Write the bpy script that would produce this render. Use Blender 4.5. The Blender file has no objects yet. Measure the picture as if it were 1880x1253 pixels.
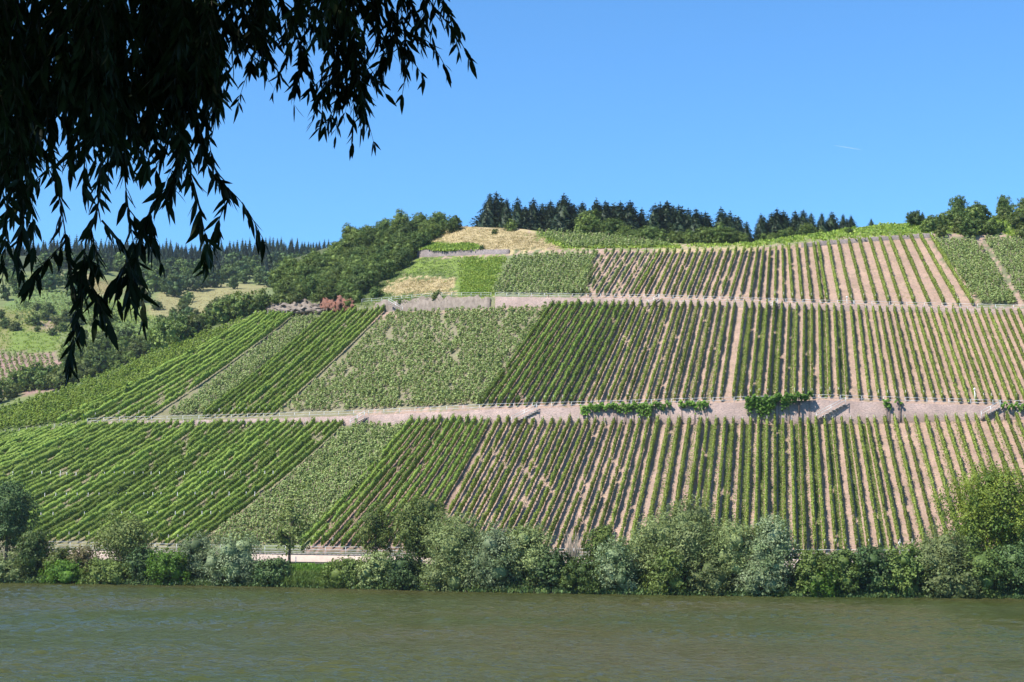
import bpy, math, random
import numpy as np
from mathutils import Vector, Matrix
from mathutils.bvhtree import BVHTree

# ------------------------------------------------------------------ camera
F, CU, CV = 2893.0, 940.0, 626.5
EYE = 4.8
THETA = math.atan((1008 - CV) / F)
ROLL = math.radians(0.45)
scene = bpy.context.scene
cam_d = bpy.data.cameras.new('camera')
cam = bpy.data.objects.new('camera', cam_d)
scene.collection.objects.link(cam)
cam_d.sensor_width = 36.0
cam_d.lens = 36.0 * F / 1880.0
cam_d.clip_start = 0.1
cam_d.clip_end = 20000
RM = Matrix.Rotation(math.pi / 2 + THETA, 3, 'X') @ Matrix.Rotation(ROLL, 3, 'Z')
cam.matrix_world = Matrix.Translation((0, 0, EYE)) @ RM.to_4x4()
scene.camera = cam
RMn = np.array(RM)

# ------------------------------------------------------------------ light
SUN_AZ, SUN_EL = math.radians(-126), math.radians(52)
w = bpy.data.worlds.new("World"); scene.world = w; w.use_nodes = True
nt = w.node_tree; nt.nodes.clear()
sky = nt.nodes.new('ShaderNodeTexSky'); sky.sky_type = 'NISHITA'
sky.sun_disc = False
sky.sun_elevation = SUN_EL; sky.sun_rotation = SUN_AZ
sky.air_density = 1.0; sky.dust_density = 0.2; sky.ozone_density = 5.0; sky.altitude = 100
bg = nt.nodes.new('ShaderNodeBackground'); bg.inputs[1].default_value = 0.12
wo = nt.nodes.new('ShaderNodeOutputWorld')
tint = nt.nodes.new('ShaderNodeMix'); tint.data_type = 'RGBA'; tint.blend_type = 'MULTIPLY'; tint.inputs[0].default_value = 1; tint.inputs[7].default_value = (.56, .93, 1.14, 1)
nt.links.new(sky.outputs[0], tint.inputs[6]); nt.links.new(tint.outputs[2], bg.inputs[0]); nt.links.new(bg.outputs[0], wo.inputs[0])
sd = bpy.data.lights.new('sun', 'SUN'); sd.energy = 4.9; sd.angle = math.radians(0.5)
sd.color = (1.0, 0.95, 0.87)
so = bpy.data.objects.new('sun', sd); scene.collection.objects.link(so)
SV = Vector((math.sin(SUN_AZ) * math.cos(SUN_EL), math.cos(SUN_AZ) * math.cos(SUN_EL), math.sin(SUN_EL)))
so.rotation_euler = SV.to_track_quat('Z', 'Y').to_euler(); so.location = (-60, -30, 90)
vs = scene.view_settings
vs.view_transform = 'Standard'; vs.look = 'None'; vs.exposure = 0.74; vs.gamma = 1.0
scene.render.film_transparent = False

# ------------------------------------------------------------------ pixel <-> world
def ray(u, v):
    d = RMn @ np.array([(u - CU) / F, -(v - CV) / F, -1.0])
    return d / np.linalg.norm(d)
def azt(u, v):
    d = ray(u, v)
    return math.atan2(d[0], d[1]), d[2] / math.hypot(d[0], d[1])
def at(u, v, dist):                       # world point on the ray, at horizontal distance
    d = ray(u, v); k = dist / math.hypot(d[0], d[1])
    return np.array([d[0] * k, d[1] * k, EYE + d[2] * k])
def project(P):
    P = np.atleast_2d(P) - np.array([0, 0, EYE])
    q = P @ RMn
    z = np.where(q[:, 2] > -0.01, -0.01, q[:, 2])
    return np.stack([CU - F * q[:, 0] / z, CV + F * q[:, 1] / z], 1)
def interp(tbl, x):
    a = np.array(tbl, float)
    return np.interp(x, a[:, 0], a[:, 1])
def line_az(tbl, az):                     # pixel polyline -> tan(elevation) at azimuths
    us = np.arange(tbl[0][0], tbl[-1][0] + 1, 10.0)
    vv = interp(tbl, us)
    A = np.array([azt(u, v) for u, v in zip(us, vv)])
    return np.interp(az, A[:, 0], A[:, 1])

# ------------------------------------------------------------------ object helpers
COL = scene.collection
def mesh_np(name, verts, quads=None, tris=None, mats=(), smooth=False, matidx=None):
    verts = np.asarray(verts, np.float32)
    loops, tot = [], []
    if quads is not None and len(quads):
        q = np.asarray(quads, np.int32); loops.append(q.ravel()); tot.append(np.full(len(q), 4, np.int32))
    if tris is not None and len(tris):
        t = np.asarray(tris, np.int32); loops.append(t.ravel()); tot.append(np.full(len(t), 3, np.int32))
    loops = np.concatenate(loops); tot = np.concatenate(tot)
    me = bpy.data.meshes.new(name)
    me.vertices.add(len(verts)); me.vertices.foreach_set('co', verts.ravel())
    me.loops.add(len(loops)); me.loops.foreach_set('vertex_index', loops)
    me.polygons.add(len(tot))
    st = np.concatenate([[0], np.cumsum(tot)[:-1]]).astype(np.int32)
    me.polygons.foreach_set('loop_start', st)
    me.polygons.foreach_set('loop_total', tot)
    if smooth: me.polygons.foreach_set('use_smooth', np.ones(len(tot), bool))
    for m in mats: me.materials.append(m)
    if matidx is not None: me.polygons.foreach_set('material_index', np.asarray(matidx, np.int32))
    me.update(calc_edges=True)
    return me
def link(name, me, parent=None):
    o = bpy.data.objects.new(name, me); COL.objects.link(o)
    if parent is not None: o.parent = parent
    return o
def tag(o, label=None, cat=None, group=None, kind=None):
    if label: o['label'] = label
    if cat: o['category'] = cat
    if group: o['group'] = group
    if kind: o['kind'] = kind
    return o
def empty(name, loc, rz=0.0, sc=(1, 1, 1)):
    o = bpy.data.objects.new(name, None); COL.objects.link(o)
    o.location = [float(c) for c in loc]; o.rotation_euler = (0, 0, rz); o.scale = sc
    o.empty_display_size = 0.3
    return o
class MB:                                  # collects geometry for ONE mesh
    def __init__(s): s.v = []; s.q = []; s.t = []; s.n = 0
    def add(s, v, q=None, t=None):
        v = np.asarray(v, float).reshape(-1, 3)
        if q is not None and len(q): s.q.append(np.asarray(q, np.int64) + s.n)
        if t is not None and len(t): s.t.append(np.asarray(t, np.int64) + s.n)
        s.v.append(v); s.n += len(v)
    def build(s, name, mat, parent=None, smooth=False):
        me = s.mesh(name, mat, smooth)
        return link(name, me, parent)
    def mesh(s, name, mat, smooth=False):
        return mesh_np(name, np.concatenate(s.v), np.concatenate(s.q) if s.q else None,
                       np.concatenate(s.t) if s.t else None, [mat], smooth)
    def tube(s, P, R, n=6):
        P = np.asarray(P, float); R = np.broadcast_to(np.asarray(R, float), (len(P),))
        T = np.gradient(P, axis=0); T /= np.linalg.norm(T, axis=1)[:, None] + 1e-9
        ref = np.array([0, 0, 1.0]) if abs(T[0][2]) < .9 else np.array([1.0, 0, 0])
        A = np.cross(T, ref); A /= np.linalg.norm(A, axis=1)[:, None] + 1e-9
        B = np.cross(T, A)
        an = np.arange(n) * 2 * math.pi / n
        V = P[:, None] + R[:, None, None] * (np.cos(an)[None, :, None] * A[:, None] + np.sin(an)[None, :, None] * B[:, None])
        m = len(P); i = np.arange(m - 1)[:, None] * n; j = np.arange(n)[None]; j2 = (j + 1) % n
        Q = np.stack([i + j, i + j2, i + n + j2, i + n + j], -1).reshape(-1, 4)
        tri = [[0, k + 1, k] for k in range(1, n - 1)] + [[(m - 1) * n, (m - 1) * n + k, (m - 1) * n + k + 1] for k in range(1, n - 1)]
        s.add(V.reshape(-1, 3), Q, tri)
    def bar(s, a, b, wx, wz=None):         # rectangular bar between two points
        a = np.asarray(a, float); b = np.asarray(b, float); wz = wz or wx
        t = b - a; t /= np.linalg.norm(t)
        ref = np.array([0, 0, 1.0]) if abs(t[2]) < .9 else np.array([0, 1.0, 0])
        A = np.cross(t, ref); A /= np.linalg.norm(A); B = np.cross(A, t)
        V = [p + sa * A * wx / 2 + sb * B * wz / 2 for p in (a, b) for sa, sb in ((-1, -1), (1, -1), (1, 1), (-1, 1))]
        s.add(V, [[3, 2, 1, 0], [4, 5, 6, 7], [0, 1, 5, 4], [1, 2, 6, 5], [2, 3, 7, 6], [3, 0, 4, 7]])
def cards(C, N, size, aspect, rng, up=None):
    """leaf-shaped rhombi: centres C, normals N; returns verts, quads"""
    n = len(C)
    N = N / (np.linalg.norm(N, axis=1)[:, None] + 1e-9)
    r = rng.normal(size=(n, 3)) if up is None else up + rng.normal(size=(n, 3)) * .35
    A = np.cross(N, r); A /= np.linalg.norm(A, axis=1)[:, None] + 1e-9
    B = np.cross(N, A)
    s = np.broadcast_to(size, (n,))[:, None]
    if up is None: L, W = A, B
    else: L, W = B, A
    a = s * L * .5; b = s * W * .5 * aspect
    k = N * s * .08
    V = np.stack([C - a, C - b * 1.0 + k, C + a, C + b + k], 1).reshape(-1, 3)
    Q = np.arange(n * 4).reshape(-1, 4)
    return V, Q

# ------------------------------------------------------------------ materials
def new_mat(name):
    m = bpy.data.materials.new(name); m.use_nodes = True
    t = m.node_tree; t.nodes.clear()
    return m, t, t.nodes.new('ShaderNodeOutputMaterial')
def N(t, typ, **kw):
    n = t.nodes.new(typ)
    for k, v in kw.items():
        if k in n.inputs.keys(): n.inputs[k].default_value = v
        else: setattr(n, k, v)
    return n
def mixc(t, fac, a, b, mode='MIX'):
    n = t.nodes.new('ShaderNodeMix'); n.data_type = 'RGBA'; n.blend_type = mode
    def put(sock, x):
        if isinstance(x, (tuple, list)): sock.default_value = (*x[:3], 1)
        elif isinstance(x, (int, float)): sock.default_value = x
        else: t.links.new(x, sock)
    put(n.inputs[0], fac); put(n.inputs[6], a); put(n.inputs[7], b)
    return n.outputs[2]
def rng_map(t, x, a, b, c=0.0, d=1.0):
    n = t.nodes.new('ShaderNodeMapRange'); t.links.new(x, n.inputs[0])
    for i, q in enumerate((a, b, c, d)): n.inputs[i + 1].default_value = q
    return n.outputs[0]
def foliage_mat(name, c1, c2, scale=0.6, trans=0.25, rough=0.55, tw=1.0):
    m, t, out = new_mat(name)
    geo = N(t, 'ShaderNodeNewGeometry'); oi = N(t, 'ShaderNodeObjectInfo')
    no = N(t, 'ShaderNodeTexNoise', Scale=scale, Detail=2.0); t.links.new(geo.outputs['Position'], no.inputs['Vector'])
    f1 = rng_map(t, no.outputs['Fac'], .35, .65)
    c = mixc(t, f1, c1, c2)
    isl = rng_map(t, geo.outputs['Random Per Island'], 0, 1, .62, 1.4)
    mul = N(t, 'ShaderNodeVectorMath', operation='SCALE'); t.links.new(c, mul.inputs[0]); t.links.new(isl, mul.inputs['Scale'])
    ob = rng_map(t, oi.outputs['Random'], 0, 1, .72, 1.28)
    mul2 = N(t, 'ShaderNodeVectorMath', operation='SCALE'); t.links.new(mul.outputs[0], mul2.inputs[0]); t.links.new(ob, mul2.inputs['Scale'])
    p = N(t, 'ShaderNodeBsdfPrincipled', Roughness=rough); p.inputs['Specular IOR Level'].default_value = .18
    t.links.new(mul2.outputs[0], p.inputs['Base Color'])
    tr = N(t, 'ShaderNodeBsdfTranslucent')
    yel = mixc(t, .5, mul2.outputs[0], (c2[0] * 1.5 * tw, c2[1] * 1.5 * tw, c2[2] * .7))
    t.links.new(yel, tr.inputs['Color'])
    mx = N(t, 'ShaderNodeMixShader'); mx.inputs[0].default_value = trans
    t.links.new(p.outputs[0], mx.inputs[1]); t.links.new(tr.outputs[0], mx.inputs[2])
    t.links.new(mx.outputs[0], out.inputs[0])
    return m
def plain_mat(name, col, col2=None, scale=3.0, rough=.8, bump=0.0, metal=0.0, spec=.3):
    m, t, out = new_mat(name)
    p = N(t, 'ShaderNodeBsdfPrincipled', Roughness=rough, Metallic=metal); p.inputs['Specular IOR Level'].default_value = spec
    geo = N(t, 'ShaderNodeNewGeometry')
    no = N(t, 'ShaderNodeTexNoise', Scale=scale, Detail=6.0, Roughness=.65); t.links.new(geo.outputs['Position'], no.inputs['Vector'])
    c = mixc(t, rng_map(t, no.outputs['Fac'], .35, .65), col, col2 or tuple(x * .75 for x in col))
    t.links.new(c, p.inputs['Base Color'])
    if bump:
        b = N(t, 'ShaderNodeBump', Strength=bump, Distance=.1); t.links.new(no.outputs['Fac'], b.inputs['Height']); t.links.new(b.outputs[0], p.inputs['Normal'])
    t.links.new(p.outputs[0], out.inputs[0])
    return m
def stone_mat(name, c1, c2, mortar, bw=.55, bh=.16):
    m, t, out = new_mat(name)
    p = N(t, 'ShaderNodeBsdfPrincipled', Roughness=.9)
    geo = N(t, 'ShaderNodeNewGeometry')
    mp = N(t, 'ShaderNodeMapping'); mp.inputs['Scale'].default_value = (1 / bw, 1 / bw, 1 / bh)
    t.links.new(geo.outputs['Position'], mp.inputs[0])
    vo = N(t, 'ShaderNodeTexVoronoi', Scale=1.0); t.links.new(mp.outputs[0], vo.inputs['Vector'])
    ve = N(t, 'ShaderNodeTexVoronoi', Scale=1.0, feature='DISTANCE_TO_EDGE'); t.links.new(mp.outputs[0], ve.inputs['Vector'])
    no = N(t, 'ShaderNodeTexNoise', Scale=.35, Detail=5.0); t.links.new(geo.outputs['Position'], no.inputs['Vector'])
    se = N(t, 'ShaderNodeSeparateColor'); t.links.new(vo.outputs['Color'], se.inputs[0])
    c = mixc(t, se.outputs[0], c1, c2)
    c = mixc(t, rng_map(t, no.outputs['Fac'], .4, .65), c, tuple(x * .62 for x in c1))
    c = mixc(t, rng_map(t, ve.outputs['Distance'], .02, .1, 1, 0), c, mortar)
    t.links.new(c, p.inputs['Base Color'])
    b = N(t, 'ShaderNodeBump', Strength=.6, Distance=.08); t.links.new(ve.outputs['Distance'], b.inputs['Height']); t.links.new(b.outputs[0], p.inputs['Normal'])
    t.links.new(p.outputs[0], out.inputs[0])
    return m
def ground_mat(name):
    m, t, out = new_mat(name)
    at_ = N(t, 'ShaderNodeAttribute', attribute_name='cover')
    geo = N(t, 'ShaderNodeNewGeometry')
    n1 = N(t, 'ShaderNodeTexNoise', Scale=.25, Detail=8.0, Roughness=.7); t.links.new(geo.outputs['Position'], n1.inputs['Vector'])
    n2 = N(t, 'ShaderNodeTexNoise', Scale=3.5, Detail=6.0, Roughness=.75); t.links.new(geo.outputs['Position'], n2.inputs['Vector'])
    s1 = rng_map(t, n1.outputs['Fac'], .3, .7, .78, 1.18); s2 = rng_map(t, n2.outputs['Fac'], .3, .7, .7, 1.3)
    mu = N(t, 'ShaderNodeMath', operation='MULTIPLY'); t.links.new(s1, mu.inputs[0]); t.links.new(s2, mu.inputs[1])
    sc_ = N(t, 'ShaderNodeVectorMath', operation='SCALE'); t.links.new(at_.outputs['Color'], sc_.inputs[0]); t.links.new(mu.outputs[0], sc_.inputs['Scale'])
    n3 = N(t, 'ShaderNodeTexNoise', Scale=.9, Detail=5.0, Roughness=.7); t.links.new(geo.outputs['Position'], n3.inputs['Vector'])
    n5 = N(t, 'ShaderNodeTexVoronoi', Scale=5.0); t.links.new(geo.outputs['Position'], n5.inputs['Vector'])
    sv_ = N(t, 'ShaderNodeSeparateColor'); t.links.new(n5.outputs['Color'], sv_.inputs[0])
    rub = mixc(t, rng_map(t, sv_.outputs[0], .55, .95, 0, .45), sc_.outputs[0], (.2, .165, .16))
    wee = mixc(t, rng_map(t, n3.outputs['Fac'], .54, .7, 0, .6), rub, (.13, .14, .045))
    p = N(t, 'ShaderNodeBsdfPrincipled', Roughness=.95); p.inputs['Specular IOR Level'].default_value = .1
    t.links.new(wee, p.inputs['Base Color'])
    b = N(t, 'ShaderNodeBump', Strength=.7, Distance=.15); t.links.new(n2.outputs['Fac'], b.inputs['Height']); t.links.new(b.outputs[0], p.inputs['Normal'])
    t.links.new(p.outputs[0], out.inputs[0])
    return m
M = {}
M['ground'] = ground_mat('soil_and_grass')
M['vine'] = foliage_mat('vine_leaf', (.19, .25, .05), (.26, .31, .07), .5, .38)
M['vine_dark'] = foliage_mat('vine_leaf_dense', (.135, .21, .04), (.2, .27, .055), .5, .25)
M['vine_pale'] = foliage_mat('vine_leaf_pale', (.2, .26, .085), (.26, .31, .11), .5, .3)
M['vine_lime'] = foliage_mat('vine_leaf_lime', (.17, .26, .04), (.27, .34, .06), .5, .3)
M['stem'] = plain_mat('vine_wood', (.24, .17, .12), (.32, .24, .18), 8)
M['post'] = plain_mat('weathered_post', (.5, .48, .44), (.38, .35, .31), 6)
M['conifer'] = foliage_mat('conifer_needles', (.026, .046, .022), (.052, .08, .036), .8, .08)
M['conifer_far'] = foliage_mat('spruce_needles', (.024, .05, .028), (.042, .072, .038), .4, .08)
M['oak'] = foliage_mat('broadleaf', (.065, .11, .026), (.125, .175, .042), .35, .2)
M['oak2'] = foliage_mat('broadleaf_light', (.1, .15, .034), (.165, .215, .05), .35, .22)
M['walnut'] = foliage_mat('broadleaf_dark', (.05, .09, .028), (.085, .13, .04), .5, .15)
M['silver'] = foliage_mat('silver_willow_leaf', (.13, .18, .075), (.22, .265, .14), .45, .22)
M['greyw'] = foliage_mat('grey_willow_leaf', (.14, .18, .06), (.22, .26, .1), .45, .22)
M['yellow'] = foliage_mat('yellow_green_leaf', (.07, .13, .025), (.26, .31, .045), .3, .3)
M['olive'] = foliage_mat('olive_leaf', (.1, .135, .035), (.16, .19, .055), .4, .25)
M['bright'] = foliage_mat('bright_shrub_leaf', (.09, .18, .02), (.14, .25, .035), .5, .3)
M['brownish'] = foliage_mat('dry_shrub_leaf', (.12, .1, .04), (.17, .15, .06), .8, .2)
M['reed'] = foliage_mat('reed_blade', (.1, .17, .03), (.16, .22, .05), .6, .3)
M['drygrass'] = foliage_mat('dry_grass_blade', (.34, .27, .13), (.42, .34, .17), .3, .2)
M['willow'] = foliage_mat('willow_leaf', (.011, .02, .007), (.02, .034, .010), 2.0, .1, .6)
M['bark'] = plain_mat('bark', (.11, .085, .06), (.06, .048, .035), 6, .95, .6)
M['twig'] = plain_mat('twig_bark', (.035, .028, .02), (.05, .04, .025), 20, .8)
M['deadtwig'] = plain_mat('dead_twigs', (.3, .26, .2), (.2, .17, .13), 5)
M['wall'] = stone_mat('slate_wall', (.42, .3, .25), (.33, .25, .22), (.2, .15, .13))
M['wall_grey'] = stone_mat('grey_slate_wall', (.29, .235, .22), (.21, .175, .165), (.11, .095, .09))
M['beige'] = plain_mat('rendered_wall', (.5, .4, .33), (.4, .31, .26), 1.2, .9)
M['coping'] = plain_mat('coping_stone', (.5, .44, .39), (.4, .35, .31), 2, .9)
M['rail'] = plain_mat('galvanised_rail', (.62, .63, .62), (.5, .51, .5), 3, .5, 0, .2)
M['asphalt'] = plain_mat('asphalt', (.06, .06, .058), (.045, .045, .045), 4, .9)
M['rock'] = plain_mat('pale_rock', (.27, .22, .18), (.15, .12, .095), 1.1, .95, .8)
M['redrock'] = plain_mat('red_rock', (.24, .105, .07), (.13, .07, .05), 1.1, .95, .8)
M['dark'] = plain_mat('dark_iron', (.05, .035, .03), (.035, .025, .02), 5, .7)
M['white'] = plain_mat('white_paint', (.75, .75, .73), (.66, .66, .64), 3, .5)

# ------------------------------------------------------------------ terrain lines traced in the photograph (px)
SHORE = [(-700, 1058), (0, 1070), (500, 1078), (940, 1089), (1400, 1096), (1880, 1100), (2600, 1106)]
L3 = [(-700, 1003), (100, 1009), (470, 1017), (730, 1021), (1160, 1025), (1880, 1028), (2600, 1032)]
L4 = [(-700, 830), (0, 803), (140, 786), (300, 783), (640, 781), (850, 777), (1000, 779), (1300, 779), (1600, 778), (1880, 770), (2600, 762)]
L5 = [(-700, 826), (0, 800), (140, 780), (200, 776), (400, 772), (640, 765), (900, 753), (1060, 749), (1300, 742), (1510, 736), (1650, 741), (1880, 748), (2600, 756)]
SIL = [(-700, 960), (-300, 840), (0, 752), (110, 716), (200, 684), (340, 620), (400, 594), (480, 572), (560, 560), (700, 560)]
L7 = [(300, 600), (480, 580), (560, 577), (690, 573), (800, 570), (900, 566), (1010, 563), (1300, 563), (1550, 571), (1880, 578), (2600, 594)]
L8 = [(300, 596), (480, 572), (560, 563), (690, 556), (800, 546), (900, 546), (1200, 550), (1500, 560), (1880, 570), (2600, 588)]
L9 = [(300, 560), (500, 510), (600, 482), (690, 468), (755, 473), (935, 466), (1000, 463), (1200, 466), (1400, 462), (1500, 452), (1600, 443), (1700, 437), (1880, 440), (2600, 455)]
L9b = [(300, 558), (500, 505), (600, 475), (690, 455), (755, 460), (935, 459), (1000, 459), (1200, 462), (1400, 456), (1500, 445), (1600, 437), (1700, 430), (1880, 434), (2600, 450)]
L10 = [(300, 550), (500, 488), (600, 455), (680, 430), (760, 422), (850, 416), (960, 421), (1000, 426), (1100, 433), (1200, 445), (1300, 450), (1380, 446), (1450, 436), (1500, 430), (1560, 420), (1620, 412), (1700, 408), (1800, 402), (1880, 396), (2600, 380)]
SEFF = [(-700, .36), (0, .38), (300, .42), (600, .46), (940, .52), (1300, .56), (2600, .56)]

NA = 560
az = np.linspace(azt(-600, 1008)[0], azt(2480, 1008)[0], NA)
ucol = np.interp(az, [azt(u, 1008)[0] for u in range(-700, 2601, 20)], list(range(-700, 2601, 20)))
T = {k: line_az(v, az) for k, v in dict(s=SHORE, l3=L3, l4=L4, l5=L5, sil=SIL, l7=L7, l8=L8, l9=L9, l9b=L9b, l10=L10).items()}
# clamp lines that start inside the range
se = interp(SEFF, ucol)
def solveD(D0, z0, s, t): return (z0 - s * D0 - EYE) / (t - s)
def sm(x, n=25):
    k = np.ones(n) / n; p = np.pad(x, n // 2, mode='edge'); return np.convolve(p, k, 'valid')[:len(x)]
Ds = -EYE / T['s']
Db = Ds + 16.0
zb = EYE + T['l3'] * (Db + .3)
D5 = sm(solveD(Db + 1, zb, se, T['l5'])); z5 = EYE + T['l5'] * D5
D4 = D5 - .35; z4 = EYE + T['l4'] * D4
# silhouette of the spur on the left
Dsil = solveD(D5 + 1, z5, se, T['sil']); Dsil = np.clip(sm(Dsil), D5 + 6, D5 + 80)
D8 = sm(solveD(D5 + 1, z5, se, T['l8'])); z8 = EYE + T['l8'] * D8
D7 = D8 - .35; z7 = EYE + T['l7'] * D7
D9 = sm(solveD(D8 + 1, z8, se * 1.0, T['l9b'])); z9b = EYE + T['l9b'] * D9
D9a = D9 - .35; z9 = EYE + T['l9'] * D9a
dc = interp([(-700, 30), (500, 25), (760, 22), (1000, 22), (1300, 16), (1500, 16), (1880, 30), (2600, 40)], ucol)
D10 = D9 + dc; z10 = EYE + T['l10'] * D10
zs = EYE + T['sil'] * Dsil
b = np.clip((ucol - 455) / 50.0, 0, 1); b = b * b * (3 - 2 * b)
def bl(a, c): return a * (1 - b) + c * b
nodes = [  # (D, z, subdivisions up to next, roughness)
    (Ds - 30, Ds * 0 - 3.0, 2, 0), (Ds - .5, Ds * 0 - .3, 3, 0), (Ds + 2.5, Ds * 0 + 1.2, 4, .12), (Ds + 9, Ds * 0 + 2.85, 2, .03),
    (Ds + 10, Ds * 0 + 2.9, 4, 0), (Db, Ds * 0 + 2.9, 1, 0), (Db + .3, zb, 2, 0), (Db + 1.8, zb + .25, 46, .1),
    (D4, z4, 1, 0), (D5, z5, 2, 0), (D5 + 1.1, z5 + .12, 46, .1),
    (bl(Dsil, D7), bl(zs, z7), 1, 0), (bl(Dsil + 2, D8), bl(zs - .1, z8), 2, 0), (bl(Dsil + 4, D8 + 1.1), bl(zs - .5, z8 + .15), 30, .1),
    (bl(Dsil + 20, D9a), bl(zs - 8, z9), 1, 0), (bl(Dsil + 22, D9), bl(zs - 9, z9b), 18, .1),
    (bl(Dsil + 50, D10), bl(zs - 24, z10), 6, .2), (bl(Dsil + 60, D10 + 25), bl(zs - 26, z10 - .6), 6, .3),
    (bl(Dsil + 80, D10 + 60), bl(zs - 30, z10 - 6), 4, .3), (bl(Dsil + 120, D10 + 140), bl(zs - 34, z10 - 40), 1, 0)]
rows_D, rows_z, rows_r = [], [], []
for (Da, za, n, r), (Dn, zn, _, _) in zip(nodes[:-1], nodes[1:]):
    for i in range(n):
        f = i / n; rows_D.append(Da + (Dn - Da) * f); rows_z.append(za + (zn - za) * f); rows_r.append(r if 0 < i < n else 0)
rows_D.append(nodes[-1][0]); rows_z.append(nodes[-1][1]); rows_r.append(0)
RD, RZ = np.array(rows_D), np.array(rows_z)
rngT = np.random.default_rng(5)
def vnoise(shape, cells, rng):
    h, w_ = shape; g = rng.normal(size=(cells[0] + 2, cells[1] + 2))
    y = np.linspace(0, cells[0], h); x = np.linspace(0, cells[1], w_)
    yi, xi = y.astype(int), x.astype(int); fy, fx = (y - yi)[:, None], (x - xi)[None]
    fy, fx = fy * fy * (3 - 2 * fy), fx * fx * (3 - 2 * fx)
    a = g[yi][:, xi]; b_ = g[yi][:, xi + 1]; c = g[yi + 1][:, xi]; d = g[yi + 1][:, xi + 1]
    return (a * (1 - fx) + b_ * fx) * (1 - fy) + (c * (1 - fx) + d * fx) * fy
RZ = RZ + vnoise(RZ.shape, (60, 160), rngT) * np.array(rows_r)[:, None]
def grid_mesh(name, D, Z, azs):
    V = np.stack([D * np.sin(azs)[None], D * np.cos(azs)[None], Z], -1)
    h, w_ = Z.shape; i = np.arange(h - 1)[:, None] * w_; j = np.arange(w_ - 1)[None]
    Q = np.stack([i + j, i + j + 1, i + w_ + j + 1, i + w_ + j], -1).reshape(-1, 4)
    return V.reshape(-1, 3), Q
HV, HQ = grid_mesh('hillside', RD, RZ, az)
bvh = BVHTree.FromPolygons([tuple(p) for p in HV.tolist()], HQ.tolist())

# far side valley and ridge
az2 = np.linspace(azt(-900, 1008)[0], azt(2600, 1008)[0], 240)
FLN = [(350, [(-900, 820), (0, 790), (340, 690), (600, 640), (2600, 640)]),
       (400, [(-900, 760), (0, 722), (110, 700), (340, 640), (600, 600), (2600, 600)]),
       (470, [(-900, 680), (0, 640), (100, 632), (340, 596), (600, 560), (2600, 560)]),
       (540, [(-900, 590), (0, 552), (100, 548), (200, 556), (340, 568), (600, 535), (2600, 540)]),
       (610, [(-900, 520), (0, 500), (150, 506), (250, 524), (480, 527), (2600, 520)]),
       (680, [(-900, 470), (0, 474), (300, 486), (600, 478), (700, 478), (2600, 490)]),
       (760, [(-900, 452), (0, 466), (300, 470), (600, 465), (700, 468), (2600, 480)])]
FD = [x[0] for x in FLN]; FT = np.array([line_az(x[1], az2) for x in FLN])
fd = np.concatenate([[300], np.linspace(350, 760, 70), [800, 900, 1300, 2500]])
FZ = []
for d in fd:
    if d < 350: FZ.append(EYE + FT[0] * 350 - 12)
    elif d <= 760:
        tt = np.array([np.interp(d, FD, FT[:, k]) for k in range(len(az2))]); FZ.append(EYE + tt * d)
    else:
        tt = EYE + FT[-1] * 760; FZ.append(tt - {800: 2, 900: 20, 1300: 60, 2500: 130}[int(d)])
FZ = np.array(FZ); FZ[2:70] += vnoise(FZ[2:70].shape, (20, 50), rngT) * .35
FV, FQ = grid_mesh('far', np.repeat(fd[:, None], len(az2), 1), FZ, az2)
bvhF = BVHTree.FromPolygons([tuple(p) for p in FV.tolist()], FQ.tolist())

def hit(u, v, tree=None):
    d = Vector(ray(u, v)); p, n, i, dist = (tree or bvh).ray_cast(Vector((0, 0, EYE)), d)
    return None if p is None else np.array(p)
def ground_z(x, y, tree=None):
    p, n, i, d = (tree or bvh).ray_cast(Vector((x, y, 500)), Vector((0, 0, -1)))
    return None if p is None else p[2]

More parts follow.
